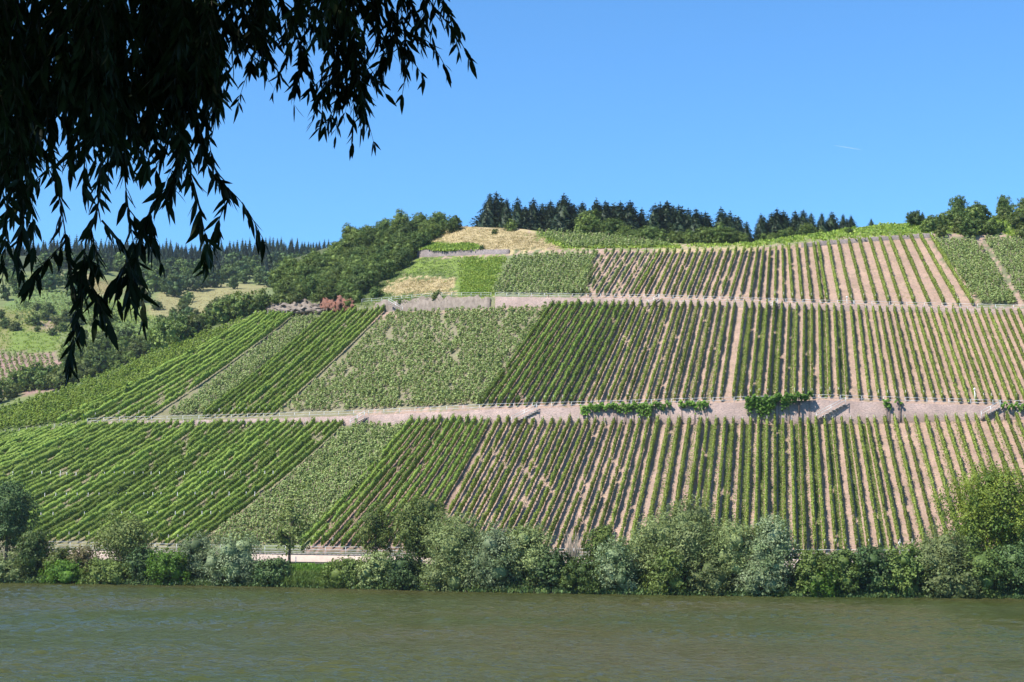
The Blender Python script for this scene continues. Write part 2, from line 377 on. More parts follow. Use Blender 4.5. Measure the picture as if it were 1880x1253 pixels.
# ground cover colours by traced regions (real cover: soil, slate, grass, dry grass)
def inpoly(P, poly):
    x, y = P[:, 0], P[:, 1]; r = np.zeros(len(P), bool); n = len(poly)
    for i in range(n):
        x1, y1 = poly[i]; x2, y2 = poly[(i + 1) % n]
        if y1 == y2: continue
        c = ((y1 > y) != (y2 > y)) & (x < (x2 - x1) * (y - y1) / (y2 - y1) + x1)
        r ^= c
    return r
SOIL = (.365, .25, .19); SOILB = (.25, .165, .125); GREENG = (.09, .13, .03); LIME = (.15, .21, .035)
DRY = (.42, .33, .17); BANK = (.06, .065, .03); MIX = (.2, .185, .1)
REG = [
    (BANK, [(-900, 1400), (-900, 1000), (2700, 1018), (2700, 1400)]),
    (MIX, [(-900, 1006), (-900, 500), (700, 500), (640, 790), (480, 1010)]),
    ((.13, .16, .06), [(480, 1010), (640, 775), (760, 775), (560, 1010)]),
    (SOILB, [(560, 1010), (760, 775), (905, 775), (800, 1010)]),
    (GREENG, [(-900, 900), (-900, 700), (0, 740), (340, 610), (465, 570), (405, 622), (165, 775), (0, 802)]),
    ((.14, .15, .07), [(300, 780), (530, 570), (610, 570), (378, 768)]),
    ((.07, .09, .03), [(340, 620), (490, 480), (700, 400), (845, 405), (770, 465), (740, 500), (690, 545), (500, 572)]),
    ((.21, .19, .11), [(520, 765), (709, 575), (1010, 565), (888, 748)]),
    (SOILB, [(888, 748), (1015, 565), (1150, 562), (1066, 740)]),
    (GREENG, [(600, 565), (680, 540), (760, 470), (940, 470), (900, 548)]),
    (DRY, [(690, 540), (740, 510), (835, 512), (830, 538)]),
    (LIME, [(836, 545), (850, 470), (928, 470), (900, 548)]),
    (LIME, [(740, 500), (760, 478), (850, 474), (845, 506)]),
    (DRY, [(770, 462), (800, 425), (850, 410), (960, 415), (1035, 462)]),
    (LIME, [(760, 462), (790, 444), (880, 452), (860, 464)]),
    ((.15, .17, .08), [(900, 548), (930, 465), (1098, 464), (1075, 548)]),
    (LIME, [(975, 432), (1000, 415), (1250, 440), (1250, 458), (1040, 458)]),
    (DRY, [(1210, 462), (1215, 454), (1400, 452), (1400, 462)]),
    (LIME, [(1250, 453), (1300, 440), (1390, 430), (1500, 415), (1700, 395), (2700, 360), (2700, 448), (1880, 434), (1730, 430), (1600, 434), (1500, 443), (1400, 452)]),
    ((.16, .17, .085), [(1708, 436), (1790, 438), (1872, 566), (1800, 566)]), ((.16, .17, .085), [(1803, 438), (2700, 450), (2700, 590), (1882, 564)]),
]
def paint(me, V, regs, default, seed, jit=8):
    rg = np.random.default_rng(seed)
    P = project(V) + rg.normal(size=(len(V), 2)) * jit * np.array([1, .5])
    C = np.tile(np.array([*default, 1.0]), (len(V), 1))
    for c, poly in regs: C[inpoly(P, poly), :3] = c
    ca = me.color_attributes.new('cover', 'FLOAT_COLOR', 'POINT'); ca.data.foreach_set('color', C.astype(np.float32).ravel())
me = mesh_np('hillside', HV, HQ, mats=[M['ground']], smooth=True)
paint(me, HV, REG, SOIL, 1)
tag(link('hillside', me), 'steep terraced hillside of pinkish slate soil and grass', kind='structure')
FREG = [((.15, .185, .06), [(-900, 900), (-900, 500), (700, 500), (700, 900)]),
        ((.3, .26, .12), [(150, 530), (110, 500), (160, 503), (230, 535), (200, 542)]),
        ((.26, .24, .1), [(260, 600), (290, 540), (340, 520), (500, 525), (430, 560), (360, 600)]),
        ((.13, .2, .05), [(20, 600), (20, 515), (100, 530), (200, 548), (345, 610), (340, 640), (100, 580)]),
        (LIME, [(160, 545), (240, 552), (300, 600), (200, 585)]),
        ((.2, .2, .06), [(-100, 640), (-100, 570), (60, 570), (110, 600), (110, 645)]),
        (LIME, [(15, 645), (25, 600), (100, 610), (110, 648)]),
        ((.3, .19, .16), [(-200, 740), (-200, 645), (105, 648), (125, 720)]),
        ((.3, .22, .14), [(70, 600), (75, 575), (110, 590), (115, 605)])]
me = mesh_np('far_hill', FV, FQ, mats=[M['ground']], smooth=True)
paint(me, FV, FREG, (.05, .07, .025), 2, 4)
tag(link('far_hill', me), 'far side valley with green plots and dry meadow', kind='structure')

# ------------------------------------------------------------------ river
m, t, out = new_mat('river_water')
p = N(t, 'ShaderNodeBsdfPrincipled', Roughness=.07, IOR=1.33)
geo = N(t, 'ShaderNodeNewGeometry')
mp = N(t, 'ShaderNodeMapping'); mp.inputs['Scale'].default_value = (.55, 1.0, 1); mp.inputs['Rotation'].default_value = (0, 0, .25)
t.links.new(geo.outputs['Position'], mp.inputs[0])
n1 = N(t, 'ShaderNodeTexNoise', Scale=3.5, Detail=3.0, Roughness=.6); t.links.new(mp.outputs[0], n1.inputs['Vector'])
n2 = N(t, 'ShaderNodeTexNoise', Scale=.05, Detail=3.0); t.links.new(mp.outputs[0], n2.inputs['Vector'])
n3 = N(t, 'ShaderNodeTexNoise', Scale=.35, Detail=3.0); t.links.new(mp.outputs[0], n3.inputs['Vector'])
b1 = N(t, 'ShaderNodeBump', Distance=.12); t.links.new(n1.outputs['Fac'], b1.inputs['Height'])
t.links.new(rng_map(t, n2.outputs['Fac'], .35, .65, .35, .9), b1.inputs['Strength'])
b2 = N(t, 'ShaderNodeBump', Strength=.12, Distance=.3); t.links.new(n3.outputs['Fac'], b2.inputs['Height']); t.links.new(b1.outputs[0], b2.inputs['Normal'])
t.links.new(b2.outputs[0], p.inputs['Normal'])
n4 = N(t, 'ShaderNodeTexNoise', Scale=.02, Detail=2.0); t.links.new(geo.outputs['Position'], n4.inputs['Vector'])
t.links.new(mixc(t, rng_map(t, n4.outputs['Fac'], .4, .6), (.1, .122, .03), (.138, .13, .045)), p.inputs['Base Color'])
t.links.new(p.outputs[0], out.inputs[0]); M['water'] = m
mb = MB(); mb.add([(-2500, 8, -.12), (2500, 8, -.12), (2500, 420, -.12), (-2500, 420, -.12)], [[0, 1, 2, 3]])
wrg = np.random.default_rng(8)
wd_ = np.concatenate([np.arange(36, 90, .17), np.arange(90, 150, .3), np.arange(150, 250, .5)]); wa = np.linspace(-.42, .42, 640)
WX = wd_[:, None] * np.sin(wa)[None]; WY = wd_[:, None] * np.cos(wa)[None]; WZ = np.zeros_like(WX)
for k_ in range(60):
    lam = 10 ** wrg.uniform(-.3, .33); th = wrg.normal() * .42 + 1.68; kx, ky = 2 * math.pi / lam * math.cos(th), 2 * math.pi / lam * math.sin(th)
    WZ += .0068 * lam ** .72 * np.sin(WX * kx + WY * ky + wrg.uniform(0, 6.28) + .6 * np.sin(WX * .11 * wrg.uniform(.5, 1.5) + WY * .07))
gust = .75 + .4 * np.clip(vnoise(WX.shape, (16, 9), wrg) * .8 + .3, -1, 1)
WZ = WZ * gust
V = np.stack([WX, WY, WZ], -1).reshape(-1, 3); h_, w__ = WX.shape; i_ = np.arange(h_ - 1)[:, None] * w__; j_ = np.arange(w__ - 1)[None]
mb.add(V, np.stack([i_ + j_ , i_ + j_ + 1, i_ + w__ + j_ + 1, i_ + w__ + j_], -1).reshape(-1, 4))
tag(mb.build('river', M['water'], smooth=True), 'greenish brown rippled river', kind='structure')
tag(mb.build('river', M['water']), 'greenish brown rippled river', kind='structure')
# near bank under the willow
mb = MB(); xs = np.linspace(-400, 400, 81); ys = [-200, -30, 2, 6, 10, 14, 20]; zs_ = [3.1, 3.1, 3.05, 2.6, 1.2, -.4, -2]
V = [(x, y, z + .05 * math.sin(x * 1.7 + y)) for y, z in zip(ys, zs_) for x in xs]
Q = [[r * 81 + c, r * 81 + c + 1, (r + 1) * 81 + c + 1, (r + 1) * 81 + c] for r in range(len(ys) - 1) for c in range(80)]
mb.add(V, Q); me = mb.mesh('near_bank', M['ground'])
ca = me.color_attributes.new('cover', 'FLOAT_COLOR', 'POINT'); ca.data.foreach_set('color', np.tile(np.array([.08, .11, .03, 1], np.float32), len(V)))
tag(link('near_bank', me), 'grassy near river bank', kind='structure')
# land far around
mb = MB(); mb.add([(-9000, -9000, -4), (9000, -9000, -4), (9000, 9000, -4), (-9000, 9000, -4)], [[0, 1, 2, 3]])
me = mb.mesh('ground', M['ground']); ca = me.color_attributes.new('cover', 'FLOAT_COLOR', 'POINT'); ca.data.foreach_set('color', np.tile(np.array([.08, .1, .03, 1], np.float32), 4))
tag(link('ground', me), 'wide valley ground', kind='structure')
# road ribbon along the far bank
def prof(arr, u): return np.interp(u, ucol, arr)
def azpt(u, D, z):
    a = np.interp(u, ucol, az); return np.array([D * math.sin(a), D * math.cos(a), z])
us = np.arange(-580, 2460, 20)
mb = MB(); V = []; Q = []
for u in us:
    V += [azpt(u, prof(Ds, u) + 10.2, 2.93), azpt(u, prof(Db, u) - .1, 2.93)]
for i in range(len(us) - 1): Q.append([2 * i, 2 * i + 2, 2 * i + 3, 2 * i + 1])
mb.add(V, Q); tag(mb.build('road', M['asphalt']), 'narrow riverside road below the vineyard', kind='structure')

# ------------------------------------------------------------------ walls
def wall(name, u0, u1, Dline, z0, z1, mat, label, cat, thick=.45, step=8, cap=True, rag=0.04, seed=1, group=None):
    rg = np.random.default_rng(seed); us = np.arange(u0, u1 + .1, step)
    root = empty(name, azpt(us[0], prof(Dline, us[0]), prof(z0, us[0])))
    V = []; Q = []
    n = len(us)
    for u in us:
        D = prof(Dline, u); a, b_ = prof(z0, u) - .5, prof(z1, u) + .03 + rg.normal() * rag
        V += [azpt(u, D - .12, a), azpt(u, D - .03, b_), azpt(u, D - .03 + thick, b_), azpt(u, D + thick, a)]
    for i in range(n - 1):
        k = 4 * i
        for a, b_ in ((0, 1), (1, 2), (2, 3)): Q.append([k + a, k + b_, k + 4 + b_, k + 4 + a])
    Q += [[0, 3, 2, 1], [4 * n - 4, 4 * n - 3, 4 * n - 2, 4 * n - 1]]
    off = np.array(root.location)
    mb = MB(); mb.add(np.array(V) - off, Q); mb.build('masonry', mat, root)
    if cap:
        V = np.array(V).reshape(-1, 4, 3); mb = MB()
        for i in range(n - 1):
            a = (V[i, 1] + V[i, 2]) / 2 - off; b_ = (V[i + 1, 1] + V[i + 1, 2]) / 2 - off
            a[2] += .045; b_[2] += .045; mb.bar(a, b_, thick + .08, .08)
        mb.build('coping', M['coping'], root)
    tag(root, label, cat, group)
    return root
wall('retaining_wall', 85, 2400, Db, Ds * 0 + 2.9, zb, M['beige'], 'low beige rendered wall along the riverside road at the vineyard foot', 'wall', rag=0)
wall('retaining_wall', 190, 2400, D4 - .05, z4, z5, M['wall'], 'pinkish slate retaining wall between lower and middle vineyard terraces', 'wall', cap=False)
wall('retaining_wall', 905, 2400, D7 - .05, z7, z8, M['wall'], 'brown grey slate wall between middle and upper vineyard terraces', 'wall', cap=False)
wall('retaining_wall', 680, 900, D7 - .05, z7, z8, M['rock'], 'crumbling pale rubble wall below the sloping grass patch, upper left', 'wall', cap=False, rag=.25, seed=4)
wall('retaining_wall', 755, 932, D9a - .05, z9, z9b, M['wall_grey'], 'dark dry stone wall under the straw coloured hilltop', 'wall', cap=False, seed=5)
wall('retaining_wall', 1480, 1735, D9a - .05, z9, z9b, M['wall_grey'], 'thin grey dry stone wall above the topmost trellised rows', 'wall', cap=False, seed=6)

# ------------------------------------------------------------------ railings
def railing(u0, u1, Dline, zline, h, rails, label, every=2.6, post=.05, dD=.15, rw=.04):
    P = []; u = u0; last = None
    us = np.arange(u0, u1, 1.0); pts = np.array([azpt(q, prof(Dline, q) + dD, prof(zline, q) + .05) for q in us])
    L = np.concatenate([[0], np.cumsum(np.linalg.norm(np.diff(pts, axis=0), axis=1))])
    k = np.arange(0, L[-1], every); PP = np.stack([np.interp(k, L, pts[:, c]) for c in range(3)], 1)
    root = empty('railing', PP[0]); off = PP[0].copy()
    for q in range(len(PP) - 1):
        pass
    for p_ in PP[:100]:
        mb = MB(); mb.bar((0, 0, -.15), (0, 0, h), post); o = mb.build('post', M['rail'], root); o.location = Vector(p_ - off)
    for r in rails:
        mb = MB()
        for a, b_ in zip(PP[:-1], PP[1:]): mb.bar(a - off + [0, 0, r * h], b_ - off + [0, 0, r * h], rw, rw)
        mb.build('rail', M['rail'], root)
    tag(root, label, 'railing')
railing(90, 2300, Db, zb, 1.0, (1.0, .6, .25), 'long three bar metal railing on the low beige wall by the road', 3.2)
railing(150, 2300, D5, z5, .85, (1.0, .5), 'white two bar railing along the top of the pinkish middle wall', 3.0)
railing(905, 2300, D8, z8, .8, (1.0, .5), 'thin grey railing along the top of the upper slate wall', 2.8)
railing(655, 900, D8, z8, .8, (1.0, .5), 'short railing above the crumbling rubble wall, upper left', 2.6)
def steps(u0, v0, u1, v1, Dline, label):
    """stair flight against a wall: top (u0,v0) to bottom (u1,v1)"""
    a = at(u0, v0, prof(Dline, u0) - .15); b_ = at(u1, v1, prof(Dline, u1) - .35)
    root = empty('stairway', b_); n = 9; off = b_
    perp = np.array([a[0] - b_[0], a[1] - b_[1], 0]); perp /= np.linalg.norm(perp); sd_ = np.array([perp[1], -perp[0], 0])
    if sd_[1] > 0: sd_ = -sd_
    for i in range(n):
        f = (i + .5) / n; c = b_ + (a - b_) * f - off
        mb = MB(); w2 = np.linalg.norm((a - b_)[:2]) / n * .55
        mb.bar(c - perp * w2 + [0, 0, -.1], c + perp * w2 + [0, 0, -.1], .35, .12); mb.build('step', M['coping'], root)
    for h in (.9, .5):
        mb = MB(); mb.bar(b_ + sd_ * .4 + [0, 0, h] - off, a + sd_ * .4 + [0, 0, h] - off, .06); mb.build('handrail', M['rail'], root)
    for f in (.02, .5, .98):
        mb = MB(); c = b_ + (a - b_) * f + sd_ * .4 - off; mb.bar(c + [0, 0, -.4], c + [0, 0, .92], .06); mb.build('post', M['rail'], root)
    tag(root, label, 'stairs', 'stairs down the terrace walls')
steps(988, 753, 940, 777, D4, 'metal railed stairway down the middle wall left of the climbing vines')
steps(1553, 741, 1497, 771, D4, 'long white railed stairway down the wall right of the leafy pergola')
steps(1836, 748, 1800, 768, D4, 'rightmost railed stairway on the middle terrace wall')
steps(672, 766, 645, 781, D4, 'small stairway on the middle wall nearest the left')
steps(1212, 550, 1192, 562, D7, 'short stairway on the upper slate wall above the dense rows')
steps(1838 - 595, 552, 1225, 563, D7, 'second short stairway on the upper wall, just right of its neighbour') if False else None
steps(716, 557, 742, 573, D7, 'stairway over the pale rubble wall, upper left')
steps(1428, 560, 1408, 571, D7, 'stairway on the upper slate wall above the striped brown rows')

# ------------------------------------------------------------------ vine rows
def ordinal(n):
    return f"{n}{'th' if 10 <= n % 100 <= 20 else {1: 'st', 2: 'nd', 3: 'rd'}.get(n % 10, 'th')}"
post_me = {}
def post_mesh(h, wd, key, mat):
    if key not in post_me:
        mb = MB(); mb.bar((0, 0, -.3), (0, 0, h), wd); post_me[key] = mb.mesh('post', mat)
    return post_me[key]
def row_geometry(P, h0, h1, wid, dens, csize, gap, rg):
    L = np.concatenate([[0], np.cumsum(np.linalg.norm(np.diff(P, axis=0), axis=1))]); tot = L[-1]
    k = np.arange(0, tot, .45); k = np.append(k, tot) if tot - k[-1] > .1 else k
    C = np.stack([np.interp(k, L, P[:, c]) for c in range(3)], 1)
    Tn = np.gradient(C, axis=0); Th = Tn.copy(); Th[:, 2] = 0; Th /= np.linalg.norm(Th, axis=1)[:, None] + 1e-9
    S = np.stack([Th[:, 1], -Th[:, 0], Th[:, 2] * 0], 1)
    # vigour varies from vine to vine
    g = rg.uniform(0, 1, size=int(tot / 1.15) + 2); vig = np.where(g < gap, .12, .66 + .46 * rg.uniform(size=len(g))) * (1 + .12 * np.sin(np.arange(len(g)) * rg.uniform(.1, .35) + rg.uniform(0, 6)))
    vg = np.interp(k, np.arange(len(vig)) * 1.15, vig)
    n = len(k)
    core = MB()
    Z = np.array([0, 0, 1.0]); V = []
    for (sx, sz) in ((-1, 0), (-.75, .55), (0, 1), (.75, .55), (1, 0), (0, -.12)):
        w_ = wid * .38 * sx * (1 + rg.normal(size=n) * .22) * np.minimum(vg + .1, 1); zz = h0 + .06 + (h1 - h0 - .14) * sz * vg + rg.normal(size=n) * .05
        V.append(C + S * w_[:, None] + Z * zz[:, None])
    V = np.stack(V, 1); m_ = 6; i = np.arange(n - 1)[:, None] * m_; j = np.arange(m_)[None]; j2 = (j + 1) % m_
    keep = (vg[:-1] > .35) & (vg[1:] > .35)
    Q = np.stack([i + j, i + j2, i + m_ + j2, i + m_ + j], -1)[keep].reshape(-1, 4)
    core.add(V.reshape(-1, 3), Q)
    nc = int(tot * dens)
    q = rg.uniform(0, tot, nc); vq = np.interp(q, np.arange(len(vig)) * 1.15, vig)
    sel = rg.uniform(size=nc) < np.clip(vq * 1.1, 0, 1); q = q[sel]; vq = vq[sel]; nc = len(q)
    c = np.stack([np.interp(q, L, P[:, a]) for a in range(3)], 1)
    s = np.stack([np.interp(q, k, S[:, a]) for a in range(3)], 1)
    f = rg.beta(1.4, 1.1, nc); side = rg.choice([-1, 1], nc) * rg.uniform(.55, 1.25, nc)
    hh = h0 + (h1 - h0) * f * vq * 1.08
    wq = wid * .5 * (1 - .5 * f ** 3)
    c = c + s * (side * wq)[:, None] + Z * hh[:, None]
    nn = s * (side * 1.0)[:, None] + Z * (f ** 2 * 1.2 + .25)[:, None] + rg.normal(size=(nc, 3)) * .55
    v, qd = cards(c, nn, rg.uniform(.75, 1.3, nc) * csize, .85, rg)
    core.add(v, qd)
    st = MB()
    ks = np.arange(.5, tot, 1.15)
    for si_, x in enumerate(ks):
        p_ = np.array([np.interp(x, L, P[:, a]) for a in range(3)])
        r = .03; hx = rg.uniform(-.05, .05, 2)
        top = p_ + [hx[0], hx[1], h0 + .25]
        st.add([p_ + [-r, -r, -.1], p_ + [r, -r, -.1], p_ + [0, r, -.1], top + [-r, -r, 0], top + [r, -r, 0], top + [0, r, 0]],
               [[0, 1, 4, 3], [1, 2, 5, 4], [2, 0, 3, 5]] + ([[-3, -1, 5, 3], [-2, -1, 5, 4]] if si_ else []))
    return core, st, tot
rowcount = 0
def trace_row(xt, top, bot, mfun, curl, clip=(-70, 1960)):
    v = interp(top, xt); u = xt; out = []
    # average slope m over the row; flatter toward the bottom when curl > 0
    m_ = mfun(xt); v0 = v; vb = interp(bot, xt); H = max(vb - v0, 10)
    while v < interp(bot, u) - .5 and len(out) < 200:
        if u < clip[0] or u > clip[1]: break
        p_ = hit(u, v)
        if p_ is not None: out.append(p_)
        f = (v - v0) / H
        v += 3.0; u -= m_ * (1 - curl + 2 * curl * f) * 3.0
    return np.array(out) if len(out) > 3 else None
def mtable(t_): return lambda x: interp(t_, x)
def plant_rows(tops, top, bot, mt, plot, group, h=(.42, 1.5), wid=.31, dens=46, cs=.22, gap=.02, curl=0.0, mat='vine', seed=1, post='wood', postline=None, adj=''):
    global rowcount
    vis = []
    for xt in tops:
        P = trace_row(xt, top, bot, mt, curl)
        if P is not None: vis.append((xt, P))
    for i, (xt, P) in enumerate(vis):
        rg = np.random.default_rng(seed * 1000 + i)
        off = P[-1].copy(); root = empty('vine_row', off)
        hs = rg.uniform(.88, 1.1)
        core, st, tot = row_geometry(P - off, h[0], h[1] * hs, wid, dens, cs, gap, rg)
        core.build('foliage', M[mat], root); st.build('vine_stems', M['stem'], root)
        spots = [P[1], P[-2]]
        if postline is not None:
            pr = project(P); spots += [P[j] for j in [int(np.argmin(abs(pr[:, 1] - q))) for q in postline] if 1 < j < len(P) - 2]
        for si, s_ in enumerate(spots):
            if si >= 2 and rg.uniform() < .35: continue
            white = si >= 2
            o = link('post', post_mesh(h[1] + (0 if not white else .12), .055, 'w' if white else 'p', M['rail'] if white else M['post']), root); o.location = Vector(s_ - off)
        tag(root, f'{adj}vine row, {ordinal(i + 1)} from the left in {plot}', 'vine row', group)
        rowcount += 1
    return len(vis)
B1T = [(x, y + 1.5) for x, y in L4]
B1B = [(x, y - 8) for x, y in L3]
B2T = [(x, y + 1) for x, y in [(-100, 782), (0, 752), (110, 720), (200, 688), (340, 624), (400, 600), (480, 581), (560, 579)] + [q for q in L7 if q[0] > 600]]
B2B = [(x, y - .5) for x, y in L5]
B3T = [(x, y + 1) for x, y in L9]
B3B = [(x, y - .5) for x, y in L8]
m1 = mtable([(0, 2.9), (185, 2.4), (400, 1.6), (638, 1.22), (757, .9), (915, .55), (1061, .45), (1203, .22), (1292, .13), (1343, .07), (1421, 0), (1530, -.1), (1600, -.2), (1700, -.28), (1830, -.38), (1950, -.46), (2300, -.65)])
m2 = mtable([(300, 2.4), (460, 1.9), (545, 1.36), (600, 1.2), (709, 1.07), (850, .9), (1015, .71), (1148, .48), (1250, .3), (1355, .14), (1420, .08), (1487, 0), (1552, -.08), (1620, -.2), (1686, -.3), (1775, -.36), (1854, -.44), (2100, -.6)])
m3 = mtable([(930, .7), (1100, .62), (1213, .56), (1251, .43), (1320, .38), (1372, .3), (1391, .16), (1427, .02), (1446, -.07), (1492, -.14), (1552, -.25), (1614, -.32), (1657, -.45), (1700, -.6), (1730, -.64), (2300, -.9)])
G = 'vine rows trained up the hillside'
rs = random.Random(3)
def spaced(a, b_, d, j=.06): 
    o = []; x = a
    while x < b_: o.append(x); x += d * (1 + rs.uniform(-j, j))
    return o
AS = spaced(-10, 640, 13.0)
plant_rows(AS, B1T, B1B, m1, 'the wide curved plot, lower left terrace', G, wid=.5, dens=44, gap=.05, curl=.18, mat='vine_dark', seed=1, postline=(885, 925, 960), adj='green ')
plant_rows(spaced(757, 905, 12.4), B1T, B1B, m1, 'the dense dark plot, lower terrace centre', G, dens=46, wid=.48, mat='vine_dark', seed=2, curl=.1, gap=.02, adj='dark green ')
plant_rows(spaced(916, 1205, 16.2), B1T, B1B, m1, 'the brown soil plot below the climbing vines', G, seed=3, curl=.08, gap=.03, adj='slanting ')
plant_rows([1208, 1228.5, 1247, 1266, 1286], B1T, B1B, m1, 'the wide pale alleys, lower terrace centre', G, seed=4, gap=.01, wid=.46, adj='tall ')
T5 = spaced(1299, 1600, 15.4)
plant_rows(T5, B1T, B1B, m1, 'the straight plot below the pergola', G, seed=5, gap=.02, adj='upright ')
plant_rows(spaced(1605, 2120, 18.5), B1T, B1B, m1, 'the pink soil plot, lower right terrace', G, seed=6, gap=.02, adj='leaning ')
plant_rows(spaced(470, 545, 8.5), B2T, B2B, m2, 'the dark band left of the middle terrace', G, dens=44, wid=.5, mat='vine_dark', seed=7, curl=.12, gap=.02, adj='dense ')
plant_rows(spaced(603, 708, 10.2), B2T, B2B, m2, 'the dark band below the rock outcrop', G, dens=44, wid=.48, mat='vine_dark', seed=8, curl=.08, gap=.02, adj='dense ')
plant_rows(spaced(1015, 1154, 12.4), B2T, B2B, m2, 'the darkest plot, middle terrace centre', G, dens=46, wid=.5, mat='vine_dark', seed=9, gap=.01, adj='deep green ')
T10 = list(np.linspace(1163, 1349, 15.0.__int__()))
plant_rows(T10, B2T, B2B, m2, 'the brown striped plot above the climbing vines', G, seed=10, gap=.015, adj='slanting ')
T11 = list(np.linspace(1368, 1545, 14))
plant_rows(T11, B2T, B2B, m2, 'the straight plot above the leafy pergola', G, seed=11, gap=.015, adj='upright ')
plant_rows(spaced(1562, 2050, 13.4), B2T, B2B, m2, 'the pink soil plot, middle right terrace', G, seed=12, gap=.02, adj='leaning ')
plant_rows(list(np.linspace(1099, 1202, 8)), B3T, B3B, m3, 'the patchy stretch of the upper terrace', G, seed=13, gap=.2, mat='vine_pale', adj='thin ')
plant_rows(spaced(1213, 1372, 14), B3T, B3B, m3, 'the dark shadowed plot, upper terrace centre', G, seed=14, gap=.02, adj='slanting ')
plant_rows(spaced(1380, 1440, 11.5), B3T, B3B, m3, 'the narrow tight plot, upper terrace', G, seed=15, gap=.02, adj='upright ')
plant_rows(spaced(1448, 1500, 15) + spaced(1502, 1712, 18.8), B3T, B3B, m3, 'the pink soil plot, upper right terrace', G, seed=16, gap=.015, wid=.42, adj='fanning ')
print('ROWS', rowcount)

# ------------------------------------------------------------------ staked vines (no wires): the nearest 300 one by one, the rest as one mass
def staked_points(poly, du, dv, seed, tree=None, skip=0.0, shear=.6):
    rg = np.random.default_rng(seed); xs = [q[0] for q in poly]; ys = [q[1] for q in poly]; out = []
    v = min(ys)
    while v < max(ys):
        u = min(xs) + ((max(ys) - v) * shear) % du
        while u < max(xs):
            uu, vv = u + rg.normal() * .7, v + rg.normal() * dv * .15
            nz = math.sin(uu * .035 + vv * .05 + seed) * math.sin(vv * .07 - uu * .021 + 1) + .5 * math.sin(uu * .11 + vv * .13)
            if rg.uniform() > skip * (1 + 2.0 * nz) and inpoly(np.array([[uu, vv]]), poly)[0]:
                p_ = hit(uu, vv, tree)
                if p_ is not None: out.append(p_)
            u += du
        v += dv
    return out
PB = [(645, 787), (742, 784), (680, 885), (600, 955), (545, 1003), (375, 1003), (520, 895)]
PE = [(-60, 775), (0, 757), (110, 722), (200, 690), (340, 628), (450, 590), (462, 592), (405, 622), (319, 677), (165, 768), (60, 785), (-60, 800)]
PG = [(549, 588), (597, 583), (378, 762), (312, 764)]
PI = [(712, 580), (1008, 570), (884, 745), (515, 760), (620, 675)]
PO = [(938, 474), (1092, 470), (1078, 543), (905, 541)]
PM = [(1712, 446), (1792, 444), (1868, 560), (1800, 562)]
PM2 = [(1805, 444), (2000, 448), (2000, 570), (1885, 562)]
PQ = [(985, 432), (1100, 438), (1200, 450), (1240, 455), (1045, 457)]
pts = staked_points(PB, 10.5, 4.0, 21, None, .04, 1.1)
pts2 = []
ptsE = staked_points(PE, 10, 3.0, 22, None, .02, 2.0)
for poly, du, dv, sk, sd2, shr in ((PG, 9.5, 3.2, .05, 23, 1.3), (PI, 10.5, 3.3, .17, 24, .85), (PO, 9.5, 3.2, .04, 25, .6), (PM, 9.5, 3.2, .06, 26, -.6), (PM2, 9.5, 3.2, .06, 27, -.7), (PQ, 6, 2.4, 0, 28, .5)):
    pts2 += staked_points(poly, du, dv, sd2, None, sk, shr)
allp = pts + pts2
allp.sort(key=lambda q: q[0] ** 2 + q[1] ** 2)
print('STAKED', len(allp))
def staked_vine_geo(rg, n=46, h=1.5, r=.42, cs=.28):
    f = rg.uniform(0, 1, n); a = rg.uniform(0, 2 * math.pi, n); rr = r * (1.05 - .55 * f) * rg.uniform(.5, 1.1, n)
    c = np.stack([rr * np.cos(a), rr * np.sin(a), .35 + f * (h - .35)], 1)
    nn = np.stack([np.cos(a), np.sin(a), .4 + f], 1) + rg.normal(size=(n, 3)) * .4
    return cards(c, nn, rg.uniform(.8, 1.3, n) * cs, .85, rg)
sv = []
for i in range(6):
    rg = np.random.default_rng(40 + i); mb = MB(); v, q = staked_vine_geo(rg); mb.add(v, q); sv.append(mb.mesh('foliage', M['vine_pale']))
mb = MB(); mb.bar((0, 0, -.3), (0, 0, 1.65), .04); stake_me = mb.mesh('stake', M['stem'])
for i, p_ in enumerate(allp[:300]):
    root = empty('staked_vine', p_, rs.uniform(0, 6.28), (1, 1, rs.uniform(.8, 1.1)))
    link('foliage', sv[i % 6], root); link('stake', stake_me, root)
    tag(root, 'pale green staked vine in the wireless plots between trellised rows', 'vine', 'single vines tied to stakes')
def mass(points, mat, rg, name, label, n=42, h=1.45, r=.42, cs=.3, stakes=True, cat='vines'):
    mb = MB(); st = MB()
    for p_ in points:
        v, q = staked_vine_geo(rg, n, h * rg.uniform(.6, 1.2), r * rg.uniform(.65, 1.35), cs); mb.add(v + p_, q)
    V = np.concatenate(mb.v); Qm = np.concatenate(mb.q); idx = np.zeros(len(Qm), int)
    if stakes:
        for p_ in points:
            if rg.uniform() < .4: st.bar(p_ + [0, 0, -.2], p_ + [0, 0, 1.6], .045)
        Vs = np.concatenate(st.v); Qs = np.concatenate(st.q) + len(V); V = np.concatenate([V, Vs]); Qm = np.concatenate([Qm, Qs]); idx = np.concatenate([idx, np.ones(len(Qs), int)])
    me = mesh_np(name, V, Qm, mats=[M[mat], M['stem']], matidx=idx)
    return tag(link(name, me), label, cat, kind='stuff')
mass(ptsE, 'vine_lime', np.random.default_rng(62), 'staked_vines', 'bright lime green staked vines on the outer edge of the spur', stakes=False)
mass(allp[300:], 'vine_pale', np.random.default_rng(60), 'staked_vines', 'pale green staked vines filling the upper and middle wireless plots')

